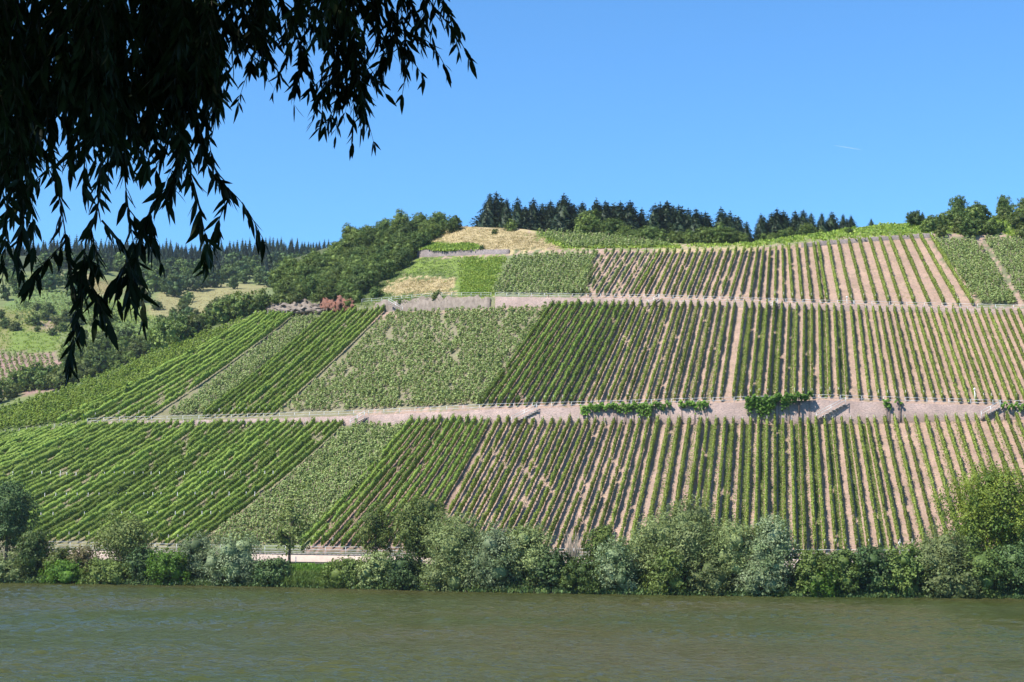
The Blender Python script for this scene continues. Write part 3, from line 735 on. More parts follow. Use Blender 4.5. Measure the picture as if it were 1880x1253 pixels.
# ------------------------------------------------------------------ grass and ground cover (stuff)
def tufts(polys, count, mat, name, label, h=.35, wdt=.12, seed=1, tree=None, aspect=.3, cat='grass', n_per=5):
    rg = np.random.default_rng(seed); C = []
    for poly in polys:
        xs = [q[0] for q in poly]; ys = [q[1] for q in poly]; ar = (max(xs) - min(xs)) * (max(ys) - min(ys))
        cnt = int(count); U = rg.uniform(min(xs), max(xs), cnt); Vv = rg.uniform(min(ys), max(ys), cnt)
        ok = inpoly(np.stack([U + rg.normal(size=cnt) * 5 + 6 * np.sin(Vv * .3), Vv + rg.normal(size=cnt) * 1.5 + 2.5 * np.sin(U * .09)], 1), poly)
        for u, v in zip(U[ok], Vv[ok]):
            p_ = hit(u, v, tree)
            if p_ is not None: C.append(p_)
    C = np.repeat(np.array(C), n_per, 0); n = len(C)
    C = C + rg.normal(size=(n, 3)) * [.3, .3, .0]; C[:, 2] += h * .3
    nn = rg.normal(size=(n, 3)); nn[:, 2] = abs(nn[:, 2]) * .8
    v, q = cards(C, nn, rg.uniform(.6, 1.4, n) * h, aspect, rg, up=np.array([0, 0, 1.0]))
    mb = MB(); mb.add(v, q); return tag(mb.build(name, M[mat]), label, cat, kind='stuff')
tufts([[(770, 460), (800, 425), (850, 416), (960, 421), (1035, 460)]], 3600, 'drygrass', 'dry_grass', 'straw coloured dry grass on the hilltop', .26, seed=71, n_per=7)
tufts([[(700, 540), (742, 511), (838, 512), (828, 542)]], 1300, 'drygrass', 'dry_grass', 'bleached grass patch beside the woodland edge', .26, seed=72, n_per=7)
tufts([[(845, 546), (850, 474), (930, 472), (897, 546)]], 2600, 'vine_lime', 'ground_cover', 'lime green overgrown plot left of the upper vines', .3, seed=73, aspect=.7, cat='plants', n_per=7)
tufts([[(640, 562), (700, 518), (760, 478), (850, 474), (846, 508), (742, 508), (700, 538), (830, 545), (828, 549)]], 3000, 'reed', 'ground_cover', 'yellow green weedy slope between wood and lime green plot', .26, seed=77, aspect=.5, cat='plants', n_per=6)
tufts([[(1250, 456), (1300, 446), (1500, 428), (1700, 404), (1900, 396), (1900, 432), (1730, 428), (1500, 442), (1400, 452)], [(990, 428), (1210, 446), (1250, 455), (1040, 457)], [(765, 460), (790, 448), (880, 454), (860, 462)]], 4500, 'vine_lime', 'ground_cover', 'yellow green scrub along the crest, right of the conifers', .55, seed=74, aspect=.6, cat='plants')
tufts([[(150, 538), (150, 506), (220, 520), (230, 540)], [(250, 590), (300, 540), (480, 530), (430, 565), (340, 605)]], 2200, 'drygrass', 'dry_grass', 'dry grass of the side valley meadow', .4, seed=75, tree=bvhF)
tufts([[(-40, 650), (-40, 570), (60, 560), (180, 550), (340, 600), (460, 560), (340, 640)]], 3500, 'vine_lime', 'meadow_grass', 'green grass of the side valley meadow', .6, seed=76, tree=bvhF)
# grassed alleys between the straight rows
def alley(tops, top, bot, mt, n_per_m, rg, wd=.5):
    C = []
    for xt in tops:
        P = trace_row(xt, top, bot, mt, 0)
        if P is None: continue
        L = np.concatenate([[0], np.cumsum(np.linalg.norm(np.diff(P, axis=0), axis=1))]); q = rg.uniform(0, L[-1], int(L[-1] * n_per_m))
        c = np.stack([np.interp(q, L, P[:, a]) for a in range(3)], 1); c[:, 0] += rg.uniform(-wd, wd, len(q)) * .45 + .08; C.append(c)
    return np.concatenate(C)
rg = np.random.default_rng(80)
def mids(t_, a=0): return [(p_ + q_) / 2 for p_, q_ in list(zip(t_[:-1], t_[1:]))[a::2]]
C = np.concatenate([alley(mids(T5), B1T, B1B, m1, 80, rg), alley([1237.5, 1276], B1T, B1B, m1, 14, rg), alley(mids(T5, 1)[:6], B1T, B1B, m1, 10, rg), alley(spaced(1640, 2000, 37, 0), B1T, B1B, m1, 10, rg),
                    alley(mids(T11), B2T, B2B, m2, 60, rg), alley(mids(T10), B2T, B2B, m2, 22, rg)])
C[:, 2] += .06; nn = rg.normal(size=C.shape); nn[:, 2] = abs(nn[:, 2]) + .6
v, q = cards(C, nn, rg.uniform(.12, .32, len(C)), .5, rg); mb = MB(); mb.add(v, q)
tag(mb.build('grass', M['vine_pale']), 'short green grass growing in alternate alleys', 'grass', kind='stuff')

# ------------------------------------------------------------------ trees
def crown_geo(lobes, n, cs, rg, clump=.16, aspect=.7, inner=.12, droop=0.0):
    """lobes: (centre, radii). leaf clumps spread over and through the lobes"""
    vol = np.array([l[1][0] * l[1][2] for l in lobes]) ** 1.0; pr = vol / vol.sum()
    nk = max(8, n // 24); li = rg.choice(len(lobes), nk, p=pr)
    d = rg.normal(size=(nk, 3)); d[:, 2] += .25; d /= np.linalg.norm(d, axis=1)[:, None]
    lc = np.array([l[0] for l in lobes], float)[li]; lr = np.array([l[1] for l in lobes], float)[li]
    rad = np.where(rg.uniform(size=nk) < inner, rg.uniform(.3, .7, nk), rg.uniform(.78, 1.08, nk))
    kc = lc + d * lr * rad[:, None]
    rep = 24; C = np.repeat(kc, rep, 0); dd = np.repeat(d, rep, 0); R = np.repeat(lr, rep, 0); m_ = len(C)
    C = C + rg.normal(size=(m_, 3)) * (R.mean(1, keepdims=True) * clump * .8)
    if droop: C[:, 2] -= abs(rg.normal(size=m_)) * droop
    nn = dd + rg.normal(size=(m_, 3)) * .55 + [0, 0, .25]
    return cards(C, nn, rg.uniform(.6, 1.35, m_) * cs, aspect, rg)
def blob_lobes(rg, H, W, base=.12, k=9, top=1.0):
    lobes = []
    for i in range(k):
        f = (i + .5) / k; z = H * (base + (top - base) * (.12 + .76 * f)); wz = math.sin(math.pi * min(max(.18 + .72 * f, 0), 1)) ** .6
        a = i * 2.4 + rg.uniform(0, .8); rr = W * .5 * wz * rg.uniform(.3, .55)
        s_ = W * rg.uniform(.2, .3) * (.75 + .5 * wz)
        lobes.append(((rr * math.cos(a), rr * math.sin(a), z), (s_, s_, s_ * rg.uniform(.7, 1.0))))
    lobes.append(((0, 0, H * (base + top) * .5), (W * .33, W * .33, H * (top - base) * .42)))
    return lobes
def trunk_geo(rg, H, r, limbs=4, top=.75):
    mb = MB(); k = 6; P = np.array([[rg.normal() * r * .6 * i / k, rg.normal() * r * .6 * i / k, H * top * i / k - .3 * (i == 0)] for i in range(k + 1)])
    mb.tube(P, np.linspace(r, r * .25, k + 1), 7)
    for i in range(limbs):
        j = 2 + i % 4; a = i * 2.2 + rg.uniform(0, 1); L = H * rg.uniform(.2, .35)
        q = np.array([P[j] + np.array([math.cos(a), math.sin(a), .8]) * L * s_ for s_ in (0, .35, .7, 1)]); mb.tube(q, [r * .5, r * .35, r * .2, r * .08], 5)
    return mb
def core_geo(mb, lobes, rg, k=.5):
    """inner leaf mass so a dense crown is not see-through"""
    for c, r in lobes:
        n1_, n2_ = 7, 5; V = [np.array(c) + [0, 0, r[2] * k]]
        for i in range(1, n2_):
            ph = math.pi * i / n2_
            for j in range(n1_):
                th = 2 * math.pi * j / n1_; s_ = k * rg.uniform(.8, 1.15)
                V.append(np.array(c) + np.array([r[0] * math.sin(ph) * math.cos(th), r[1] * math.sin(ph) * math.sin(th), r[2] * math.cos(ph)]) * s_)
        V.append(np.array(c) - [0, 0, r[2] * k]); Q = []; Tt = []
        for i in range(n2_ - 2):
            for j in range(n1_): a = 1 + i * n1_; Q.append([a + j, a + n1_ + j, a + n1_ + (j + 1) % n1_, a + (j + 1) % n1_])
        for j in range(n1_): Tt.append([0, 1 + j, 1 + (j + 1) % n1_]); a = 1 + (n2_ - 2) * n1_; Tt.append([a + j, len(V) - 1, a + (j + 1) % n1_])
        mb.add(V, Q, Tt)
def tree_meshes(seed, H, W, mat, n=3000, cs=.3, base=.12, k=9, dense=True, aspect=.7, clump=.16, droop=0, tr=None, twig=None):
    rg = np.random.default_rng(seed); lobes = blob_lobes(rg, H, W, base, k); mb = MB()
    if dense: core_geo(mb, lobes, rg)
    v, q = crown_geo(lobes, int(n * 1.7), cs * .92, rg, clump, aspect, droop=droop); mb.add(v, q)
    return mb.mesh('crown', M[mat]), trunk_geo(rg, H, tr or H * .025, 5 if not dense else 3).mesh('trunk', M[twig or 'bark'])
def conifer_meshes(seed, H, W, mat, n=1300, cs=.55, base=.06, nw=None):
    rg = np.random.default_rng(seed); nw = nw or int(H * 1.6); V = []; C = []; NN = []; S = []
    for i in range(nw):
        f = i / nw; z = H * (base + (1 - base) * f); L = W * .5 * (1 - f) ** .75 * rg.uniform(.6, 1.25) + .12
        nb = 7
        for b_ in range(nb):
            a = b_ * 2 * math.pi / nb + i * .7 + rg.uniform(-.25, .25); Lb = L * rg.uniform(.7, 1.15); kk = max(3, int(n / (nw * nb) * (1.7 - 1.4 * f)))
            r_ = np.sqrt(rg.uniform(.05, 1, kk)) * Lb
            c = np.stack([r_ * math.cos(a), r_ * math.sin(a), z - r_ * .28 + rg.normal(size=kk) * .12], 1); c[:, :2] += rg.normal(size=(kk, 2)) * .13 * Lb ** .5
            C.append(c); NN.append(np.stack([math.cos(a) * .5 + rg.normal(size=kk) * .35, math.sin(a) * .5 + rg.normal(size=kk) * .35, np.full(kk, 1.0)], 1)); S.append(rg.uniform(.7, 1.3, kk) * cs * (1.1 - .55 * f))
    k2 = 12; C.append(np.stack([rg.normal(size=k2) * .06, rg.normal(size=k2) * .06, H * rg.uniform(.93, 1.02, k2)], 1)); NN.append(rg.normal(size=(k2, 3)) * [1, 1, .1]); S.append(np.full(k2, cs * .6))
    mb = MB(); v, q = cards(np.concatenate(C), np.concatenate(NN), np.concatenate(S), .55, rg); mb.add(v, q)
    # inner mass
    m_ = 7; cv = []
    for f, r in ((base + .02, .3), (.3, .27), (.6, .15), (.88, .035)):
        cv += [(W * r * math.cos(a) * rg.uniform(.7, 1.2), W * r * math.sin(a) * rg.uniform(.7, 1.2), H * f) for a in np.arange(m_) * 2 * math.pi / m_]
    mb.add(cv, [[i * m_ + j, i * m_ + (j + 1) % m_, (i + 1) * m_ + (j + 1) % m_, (i + 1) * m_ + j] for i in range(3) for j in range(m_)])
    tr = MB(); tr.tube([[0, 0, -.5], [0, 0, H * .5], [0, 0, H * .97]], [H * .018, H * .012, .03], 6)
    return mb.mesh('crown', M[mat]), tr.mesh('trunk', M['bark'])
def put(kind, meshes, loc, sc, rz, label, cat, group=None):
    root = empty(kind, loc, rz, sc); link('crown', meshes[0], root); link('trunk', meshes[1], root)
    return tag(root, label, cat, group)

# riverside trees and shrubs: (u, v_top, v_base, width_px, dist behind shore, material, kind, label, options)
RIV = [
 (12, 884, 1050, 88, 7, 'walnut', 'broadleaf_tree', 'tall dark tree at the left edge of the far bank', dict(k=11, n=9000)),
 (62, 980, 1066, 75, 4, 'oak', 'shrub', 'deep green shrub right of the dark left edge tree', {}),
 (15, 1035, 1070, 80, 1.5, 'greyw', 'shrub', 'pale low shrub at the waterline, far left corner', {}),
 (118, 1020, 1070, 60, 4, 'olive', 'shrub', 'sparse olive shrub in front of the left end of the beige wall', dict(dense=False)),
 (155, 1012, 1068, 56, 3.5, 'brownish', 'shrub', 'reddish brown dry shrub left of the feathery tree', dict(dense=False, n=2400)),
 (128, 1044, 1074, 90, 1.2, 'bright', 'shrub', 'low yellow green shrub below the reddish dry one', {}),
 (228, 962, 1062, 100, 6, 'olive', 'broadleaf_tree', 'feathery olive tree before the wall, left part of the bank', dict(dense=False, n=6000, clump=.2)),
 (262, 1010, 1066, 56, 3.5, 'walnut', 'shrub', 'dark shadowy shrub under the feathery olive tree', {}),
 (205, 1046, 1077, 80, 1, 'oak2', 'shrub', 'low green shrub at the water under the feathery olive tree', {}),
 (315, 1018, 1078, 84, 2, 'bright', 'shrub', 'bright green broad shrub left of the silvery willow', dict(k=7)),
 (362, 988, 1080, 92, 4, 'silver', 'willow_shrub', 'silvery willow bush, left one of the left pair', dict(aspect=.42)),
 (428, 996, 1083, 108, 3, 'silver', 'willow_shrub', 'silvery willow bush, right one of the left pair', dict(aspect=.42)),
 (505, 1036, 1086, 70, 2, 'walnut', 'shrub', 'dark bluish shrub right of the left silvery willows', {}),
 (532, 918, 1060, 62, 7, 'olive', 'broadleaf_tree', 'slim sparse tree rising alone over the beige wall', dict(dense=False, n=1500, clump=.17, k=8)),
 (640, 1040, 1085, 80, 3, 'oak2', 'shrub', 'mid green shrub just right of the reeds', {}),
 (690, 1034, 1088, 70, 3, 'greyw', 'shrub', 'greyish shrub under the thin tree by the wall end', {}),
 (690, 932, 1058, 74, 8, 'olive', 'broadleaf_tree', 'thin airy tree left of the round yellowish tree', dict(dense=False, n=2800, clump=.14)),
 (770, 918, 1064, 106, 7, 'olive', 'broadleaf_tree', 'round yellowish green tree standing above the middle willows', dict(k=11, n=8000)),
 (742, 1030, 1090, 74, 2, 'walnut', 'shrub', 'dark shrub below the round yellowish tree', {}),
 (845, 964, 1092, 120, 4, 'greyw', 'willow_shrub', 'broad grey green willow, leftmost of the middle clump', dict(aspect=.42, n=8000, k=11)),
 (905, 976, 1092, 105, 3, 'silver', 'willow_shrub', 'windblown silver willow in the centre of the middle clump', dict(aspect=.42, n=7000)),
 (970, 968, 1092, 96, 5, 'greyw', 'willow_shrub', 'upright grey willow, rightmost of the middle clump', dict(aspect=.42, n=6500)),
 (822, 1034, 1094, 90, 1, 'greyw', 'willow_shrub', 'low willow lobe touching the water below the broad willow', dict(aspect=.42)),
 (1015, 1022, 1094, 70, 3, 'walnut', 'shrub', 'dark shrub between middle willows and bare twigs', {}),
 (1065, 1040, 1096, 80, 2, 'oak', 'shrub', 'green shrub below the bare twiggy bush', {}),
 (1104, 966, 1060, 66, 8, 'oak2', 'shrub', 'light green feathery bush behind the bare twigs', dict(dense=False, n=3600)),
 (1130, 1000, 1096, 84, 2.5, 'silver', 'willow_shrub', 'pale silver willow left of the biggest willow', dict(aspect=.42)),
 (1195, 960, 1080, 100, 6, 'greyw', 'willow_shrub', 'grey green willow shoulder left of the biggest willow', dict(aspect=.42, n=6000)),
 (1262, 930, 1094, 150, 5, 'greyw', 'willow_shrub', 'biggest domed willow right of the bank centre', dict(aspect=.45, n=13000, k=14)),
 (1235, 1020, 1097, 90, 2, 'oak2', 'shrub', 'yellowish shrub at the foot of the biggest willow', {}),
 (1345, 968, 1096, 110, 4, 'greyw', 'willow_shrub', 'grey willow just right of the biggest willow', dict(aspect=.42, n=7000)),
 (1412, 956, 1096, 100, 4, 'silver', 'willow_shrub', 'silver grey willow at the right end of the big willow group', dict(aspect=.42, n=7000)),
 (1300, 1035, 1097, 80, 1, 'greyw', 'willow_shrub', 'low willow at the water below the big willow group', dict(aspect=.42)),
 (1400, 1040, 1098, 90, 1, 'silver', 'willow_shrub', 'low silvery willow at the water, right of its neighbour', dict(aspect=.42)),
 (1492, 1018, 1098, 88, 3, 'oak2', 'shrub', 'green shrub, first in the dark hedge from the left', {}),
 (1545, 1016, 1099, 82, 3, 'oak', 'shrub', 'dense green shrub, second in the dark hedge', {}),
 (1600, 1010, 1099, 90, 3, 'walnut', 'shrub', 'darkest shrub in the middle of the hedge', {}),
 (1655, 1012, 1100, 92, 3, 'oak2', 'shrub', 'green shrub near the right end of the hedge', {}),
 (1505, 1052, 1099, 66, .8, 'bright', 'shrub', 'lime green low bush at the left foot of the hedge', {}),
 (1728, 986, 1100, 120, 4, 'greyw', 'willow_shrub', 'grey willow between hedge and yellow topped tree', dict(aspect=.42, n=7000)),
 (1740, 1048, 1101, 90, 1, 'greyw', 'willow_shrub', 'low greyish willow at the water before the right tree', {}),
 (1832, 878, 1075, 160, 8, 'yellow', 'broadleaf_tree', 'big tree with yellow green top at the right edge', dict(dense=False, n=15000, k=15, clump=.16)),
 (1900, 930, 1085, 120, 7, 'oak2', 'broadleaf_tree', 'green tree cut off by the right edge of the bank', dict(n=6000)),
 (1800, 1020, 1101, 96, 3, 'oak', 'shrub', 'dark shrub under the yellow topped tree', {}),
 (1862, 1010, 1102, 90, 3, 'walnut', 'shrub', 'dark shrub in the far right corner of the bank', {}),
 (1780, 985, 1080, 60, 7, 'oak', 'shrub', 'green bush against the trunk of the yellow topped tree', {}),
]
for i, (u, vt, vb, wp, back, mat, kind, label, opt) in enumerate(RIV):
    D = prof(Ds, u) + (max(back - 2.2, .2) if kind != 'broadleaf_tree' else back) + .6; base = azpt(u, D, 0); gz = ground_z(base[0], base[1]); 
    gz = .3 if gz is None else gz
    top = at(u, vt, D)[2]; H = top - gz + .2; W = wp * D / F
    o = dict(n=4200, k=9); o.update(opt)
    dist_cs = .3 if kind != 'willow_shrub' else .34
    ms = tree_meshes(300 + i, H * 1.0, W * 1.08, mat, cs=dist_cs, base=-.1 if kind != 'broadleaf_tree' else .14, **o)
    put(kind, ms, (base[0], base[1], gz), (1, 1, 1), 0, label, 'tree' if kind == 'broadleaf_tree' else 'shrub')
# bare twiggy bush
rg = np.random.default_rng(500); D = prof(Ds, 1052) + 5; bp = azpt(1052, D, 0); gz = ground_z(bp[0], bp[1]); root = empty('bare_shrub', (bp[0], bp[1], gz))
mb = MB()
for i in range(46):
    a = rg.uniform(0, 6.28); s_ = rg.uniform(.15, .5); H = rg.uniform(3.2, 5.0)
    mb.tube([[0.1 * math.cos(a), .1 * math.sin(a), 0], [s_ * math.cos(a) * 1.2, s_ * math.sin(a) * 1.2, H * .5], [s_ * math.cos(a) * 2.6 + rg.normal() * .2, s_ * math.sin(a) * 2.6, H]], [.05, .035, .012], 4)
mb.build('twigs', M['deadtwig'], root); tag(root, 'bare pale twiggy bush standing between the middle willows', 'shrub')
# waterline plants and reeds
def bank_strip(u0, u1, back0, back1, count, mat, name, label, h, seed, aspect=.3):
    rg = np.random.default_rng(seed); C = []
    for _ in range(count):
        u = rg.uniform(u0, u1)
        if math.sin(u * .061 + seed) + math.sin(u * .023 + 2 * seed) + rg.normal() * .5 < -.2 and seed > 90 and seed < 92: continue
        bk = rg.uniform(back0, back1); p_ = azpt(u, prof(Ds, u) + bk, 0); z = ground_z(p_[0], p_[1])
        if z is not None: C.append((p_[0], p_[1], max(z, 0)))
    C = np.repeat(np.array(C), 9, 0); n = len(C); C = C + rg.normal(size=(n, 3)) * [.35, .35, 0]; C[:, 2] += rg.uniform(0, 1, n) * h * .8
    nn = rg.normal(size=(n, 3)); nn[:, 2] = abs(nn[:, 2]) * .6
    v, q = cards(C, nn, rg.uniform(.6, 1.3, n) * (.32 if aspect > .4 else .6), aspect, rg, up=np.array([0, 0, 1.0])); mb = MB(); mb.add(v, q)
    tag(mb.build(name, M[mat]), label, 'plants', kind='stuff')
bank_strip(-60, 1950, -.3, 1.2, 2000, 'walnut', 'bank_undergrowth', 'dark leafy undergrowth along the far waterline', .4, 95, .7)
bank_strip(-60, 1950, -.2, 1.0, 900, 'oak2', 'bank_undergrowth', 'lighter green tufts along the far waterline', .6, 91, .7)
bank_strip(-60, 1950, 1.2, 7.0, 4400, 'oak', 'bank_undergrowth', 'green undergrowth on the bank behind the shrubs', .6, 92, .7)
bank_strip(515, 625, 0, 2.5, 700, 'reed', 'reeds', 'bright upright reeds at the waterline', 1.2, 93, .14)
bank_strip(540, 740, 2.5, 7, 1100, 'bright', 'grass', 'bright green bank grass below the beige wall', .6, 94, .3)

# hillside wood on the left flank, above the rock outcrop
def scatter(poly, n, seed, mind):
    rg = np.random.default_rng(seed); xs = [q[0] for q in poly]; ys = [q[1] for q in poly]; out = []; tries = 0
    while len(out) < n and tries < n * 60:
        tries += 1; u, v = rg.uniform(min(xs), max(xs)), rg.uniform(min(ys), max(ys))
        if not inpoly(np.array([[u, v]]), poly)[0]: continue
        if all((u - a) ** 2 + ((v - b_) * 1.6) ** 2 > mind ** 2 for a, b_ in out): out.append((u, v))
    return sorted(out, key=lambda q: q[1])
oaks = [tree_meshes(700 + i, 8, 7.2, 'oak' if i % 2 == 0 else 'oak2', n=4200, cs=.42, base=.02, k=10, clump=.15) for i in range(6)]
bushes = [tree_meshes(720 + i, 3.2, 4.0, ('oak', 'oak2', 'olive')[i % 3], n=1500, cs=.34, base=-.05, k=6) for i in range(6)]
WOOD = [(495, 545), (520, 520), (600, 480), (690, 432), (760, 424), (840, 424), (800, 436), (770, 466), (752, 480), (735, 500), (700, 525), (660, 548), (600, 552)]
rt = random.Random(9)
cell = {}
def where(u, v, names):
    return names
wood = scatter(WOOD, 125, 31, 15)
for i, (u, v) in enumerate(wood):
    p_ = hit(u, v)
    if p_ is None: continue
    s_ = rt.uniform(.42, .72) * (.85 if v < 450 else 1)
    put('broadleaf_tree', oaks[i % 6], p_ - np.array([0, 0, .4]), (s_, s_, s_ * rt.uniform(.8, 1.05)), rt.uniform(0, 6.28), 'rounded green tree in the hillside wood between spur and straw coloured hilltop', 'tree', 'trees of the hillside wood')
for j, (u, v, s_, lb) in enumerate([(806, 420, .6, 'rounded tree at the right tip of the wood, touching the straw hilltop'), (735, 428, .72, 'tallest domed tree on the wood crest left of the straw hilltop'), (770, 424, .62, 'domed tree on the crest between its two neighbours above the wood')]):
    p_ = hit(u, v + 4); put('broadleaf_tree', oaks[j], p_ - np.array([0, 0, .6]), (s_, s_, s_), j * 1.3, lb, 'tree')
LOW = [(345, 612), (400, 575), (470, 545), (495, 552), (490, 575), (420, 597), (360, 625)]
for i, (u, v) in enumerate(scatter([(300, 640), (345, 600), (400, 560), (470, 535), (520, 545), (492, 568), (420, 590), (340, 628)], 26, 33, 17)):
    p_ = hit(u, max(v, interp(SIL, u) + 1)); 
    if p_ is None: continue
    s_ = rt.uniform(.8, 1.6); put('shrub', bushes[i % 6], p_ + np.array([0, 2.0, -.3]), (s_, s_, s_ * rt.uniform(.8, 1.2)), rt.uniform(0, 6), 'green bush on the spur edge between the wood and the side valley', 'shrub', 'bushes along the spur edge')
for u, v, s_, lb in [(885, 460, .35, 'small bush on the wall under the dry hilltop'), (908, 430, .4, 'small dark bush high on the dry hilltop'), (940, 424, .7, 'wide low bush on the hilltop beside the conifers'), (800, 548, .5, 'small bush on the rubble wall edge'), (830, 418, .5, 'bush where the wood meets the dry hilltop'),
                     (1680, 416, .9, 'lone dark round bush on the crest right of the conifers'), (1560, 430, .4, 'tiny bush on the grassy crest'), (655, 556, .8, 'green bush right of the red rock'), (690, 548, .7, 'light bush above the left stairway'), (735, 560, .35, 'tiny green bush beside the left stairway')]:
    p_ = hit(u, v)
    if p_ is not None: put('shrub', bushes[int(u) % 6], p_ - np.array([0, 0, .2]), (s_, s_, s_), u, lb, 'shrub')
# scrub on the right crest
for i, (u, v) in enumerate(scatter([(1690, 428), (1720, 405), (1800, 396), (1900, 388), (1960, 392), (1960, 432), (1750, 430)], 30, 35, 15)):
    p_ = hit(u, v + 3)
    if p_ is None: continue
    s_ = rt.uniform(.6, 1.2); put('shrub', bushes[i % 6], p_ - np.array([0, 0, .3]), (s_, s_, s_ * .85), rt.uniform(0, 6), 'green scrub bush on the crest at the right edge, above the vines', 'shrub', 'scrub bushes on the right crest')
def at_crest(u, behind, vtop, kind, meshes, H0, wscale, label, cat, group=None):
    D = prof(nodes[16][0], u) + behind; bp = azpt(u, D, 0); gz = ground_z(bp[0], bp[1])
    if gz is None: return
    H = at(u, vtop, D)[2] - gz
    if H < .5: return
    s_ = H / H0; put(kind, meshes, (bp[0], bp[1], gz - .2), (s_ * wscale, s_ * wscale, s_), rt.uniform(0, 6.28), label, cat, group)
for j, (u, vt, lb) in enumerate([(1778, 358, 'light green round tree on the right crest'), (1815, 372, 'dark tree right of the round light crest tree'), (1865, 358, 'dark tree at the right end of the crest'), (1748, 390, 'small tree left of the round light crest tree'), (1905, 362, 'crest tree cut by the right edge')]):
    at_crest(u, 4 + j, vt, 'broadleaf_tree', oaks[j], 8, .75, lb, 'tree')
# conifer stand on the ridge
con = [conifer_meshes(800 + i, 14, 8.6, 'conifer', 4200, .6) for i in range(6)]
CON = [(878, 398), (893, 352), (905, 350), (925, 362), (945, 360), (960, 376), (975, 362), (992, 370), (1008, 366), (1033, 354), (1052, 372), (1068, 368), (1095, 362), (1112, 366), (1140, 368), (1158, 366), (1180, 380), (1205, 372), (1215, 370), (1228, 366), (1250, 374), (1268, 380), (1283, 380), (1330, 378), (1347, 386), (1362, 394), (1378, 404), (1405, 390), (1435, 380), (1448, 384), (1470, 384), (1485, 382), (1500, 388), (1520, 388), (1538, 386), (1560, 390), (1575, 392), (1613, 398), (1300, 386), (1700, 382), (1710, 386), (1688, 394)]
for i, (u, vt) in enumerate(CON):
    big = u < 1060
    at_crest(u, rt.uniform(6, 12) if u < 1500 else rt.uniform(4, 8), vt + 1, 'conifer', con[i % 6], 14, rt.uniform(1.35, 1.9) if u < 1500 else 1.4,
             f'dark conifer, {ordinal(sorted(q[0] for q in CON).index(u) + 1)} from the left in the front of the ridge stand', 'conifer', 'conifers on the ridge')
rr2 = random.Random(12)
for i in range(84):
    u = rr2.uniform(885, 1390) if i < 66 else rr2.uniform(1400, 1590); base = interp([(q[0], q[1]) for q in sorted(CON)], u)
    if 1365 < u < 1405: continue
    at_crest(u, rr2.uniform(12, 30), base + rr2.uniform(3, 20), 'conifer', con[i % 6], 14, rr2.uniform(1.4, 2.0), 'dark conifer deeper inside the ridge stand', 'conifer', 'conifers deeper in the ridge stand')
for i in range(30):
    u = 1070 + i * 15.5 + rr2.uniform(-5, 5); cr = interp(L10, u)
    if u < 1060 or 1376 < u < 1402: continue
    at_crest(u, rr2.uniform(2, 5), cr - rr2.uniform(14, 42) if u < 1400 else cr - rr2.uniform(8, 22), 'broadleaf_tree', oaks[i % 6], 8, rr2.uniform(.9, 1.4), f'low broadleaf tree, {ordinal(i + 1)} from the left at the foot of the ridge conifers', 'tree', 'broadleaf fringe of the ridge stand')

# far ridge spruces
spr = [conifer_meshes(830 + i, 14, 5.6, 'conifer_far', 1000, .8, base=.02, nw=12) for i in range(5)]
foak = [tree_meshes(850 + i, 9, 9, 'oak' if i % 2 else 'walnut', n=900, cs=.9, base=.0, k=8) for i in range(4)]
skyl = [(-80, 440), (0, 452), (60, 440), (150, 432), (200, 436), (300, 440), (420, 444), (480, 436), (560, 440), (660, 434), (720, 440)]
nsp = 0
for rowi, (D, dv, stepu) in enumerate(((735, 0, 7.2), (705, 9, 8.5), (675, 19, 10), (650, 30, 11))):
    u = -60
    while u < 735:
        uu = u + rr2.uniform(-2.5, 2.5); a, _ = azt(uu, 460); x, y = D * math.sin(a), D * math.cos(a); D2 = D + rr2.uniform(-8, 8); z = ground_z(x, y, bvhF)
        vt = interp(skyl, uu) + dv + rr2.uniform(-4, 8)
        if z is not None:
            H = at(uu, vt, D)[2] - z
            if H > 4 and (rowi == 0 or uu > 120):
                s_ = H / 14; put('spruce', spr[nsp % 5], (x, y, z - .3), (max(s_, .8) * 1.05, max(s_, .8) * 1.05, s_), rr2.uniform(0, 6.28), 'spruce in the far forest on the ridge behind the side valley', 'spruce', 'far forest spruces'); nsp += 1
        u += stepu
print('SPRUCES', nsp)
FW = [[(-40, 505), (-40, 488), (140, 494), (240, 515), (300, 542), (480, 530), (660, 510), (660, 492), (300, 494), (140, 480)]]
for i, (u, v) in enumerate(scatter(FW[0], 90, 41, 13) + [(u_, v_) for u_, v_ in scatter([(-40, 560), (-40, 505), (140, 505), (200, 540), (120, 545)], 16, 47, 14)]):
    p_ = hit(u, v, bvhF)
    if p_ is None: continue
    s_ = rt.uniform(.5, .85); put('broadleaf_tree', foak[i % 4], p_, (s_, s_, s_), rt.uniform(0, 6), 'round dark tree at the foot of the far forest', 'tree', 'broadleaf trees below the far spruces')
for j, (u, v, s_, lb) in enumerate([(322, 546, .95, 'lone round dark tree on the far meadow'), (285, 536, 1.0, 'tall round tree left of the lone meadow tree'), (270, 556, .45, 'small dark conical shrub on the far meadow'), (346, 556, .45, 'small bush right of the lone meadow tree'), (345, 590, .5, 'bush in the hollow of the far meadow')]):
    p_ = hit(u, v, bvhF)
    if p_ is not None: put('broadleaf_tree', foak[j % 4], p_, (s_, s_, s_), j, lb, 'tree')
FB = [(-20, 745), (30, 715), (110, 690), (120, 650), (110, 620), (200, 640), (330, 610), (340, 625), (200, 690), (100, 718)]
for i, (u, v) in enumerate(scatter(FB, 46, 43, 15)):
    p_ = hit(u, v, bvhF)
    if p_ is None: continue
    s_ = rt.uniform(1.0, 2.0); put('shrub', bushes[i % 6], p_, (s_, s_, s_ * .9), rt.uniform(0, 6), 'green bush in the hollow between the spur and the side valley', 'shrub', 'bushes in the side valley hollow')
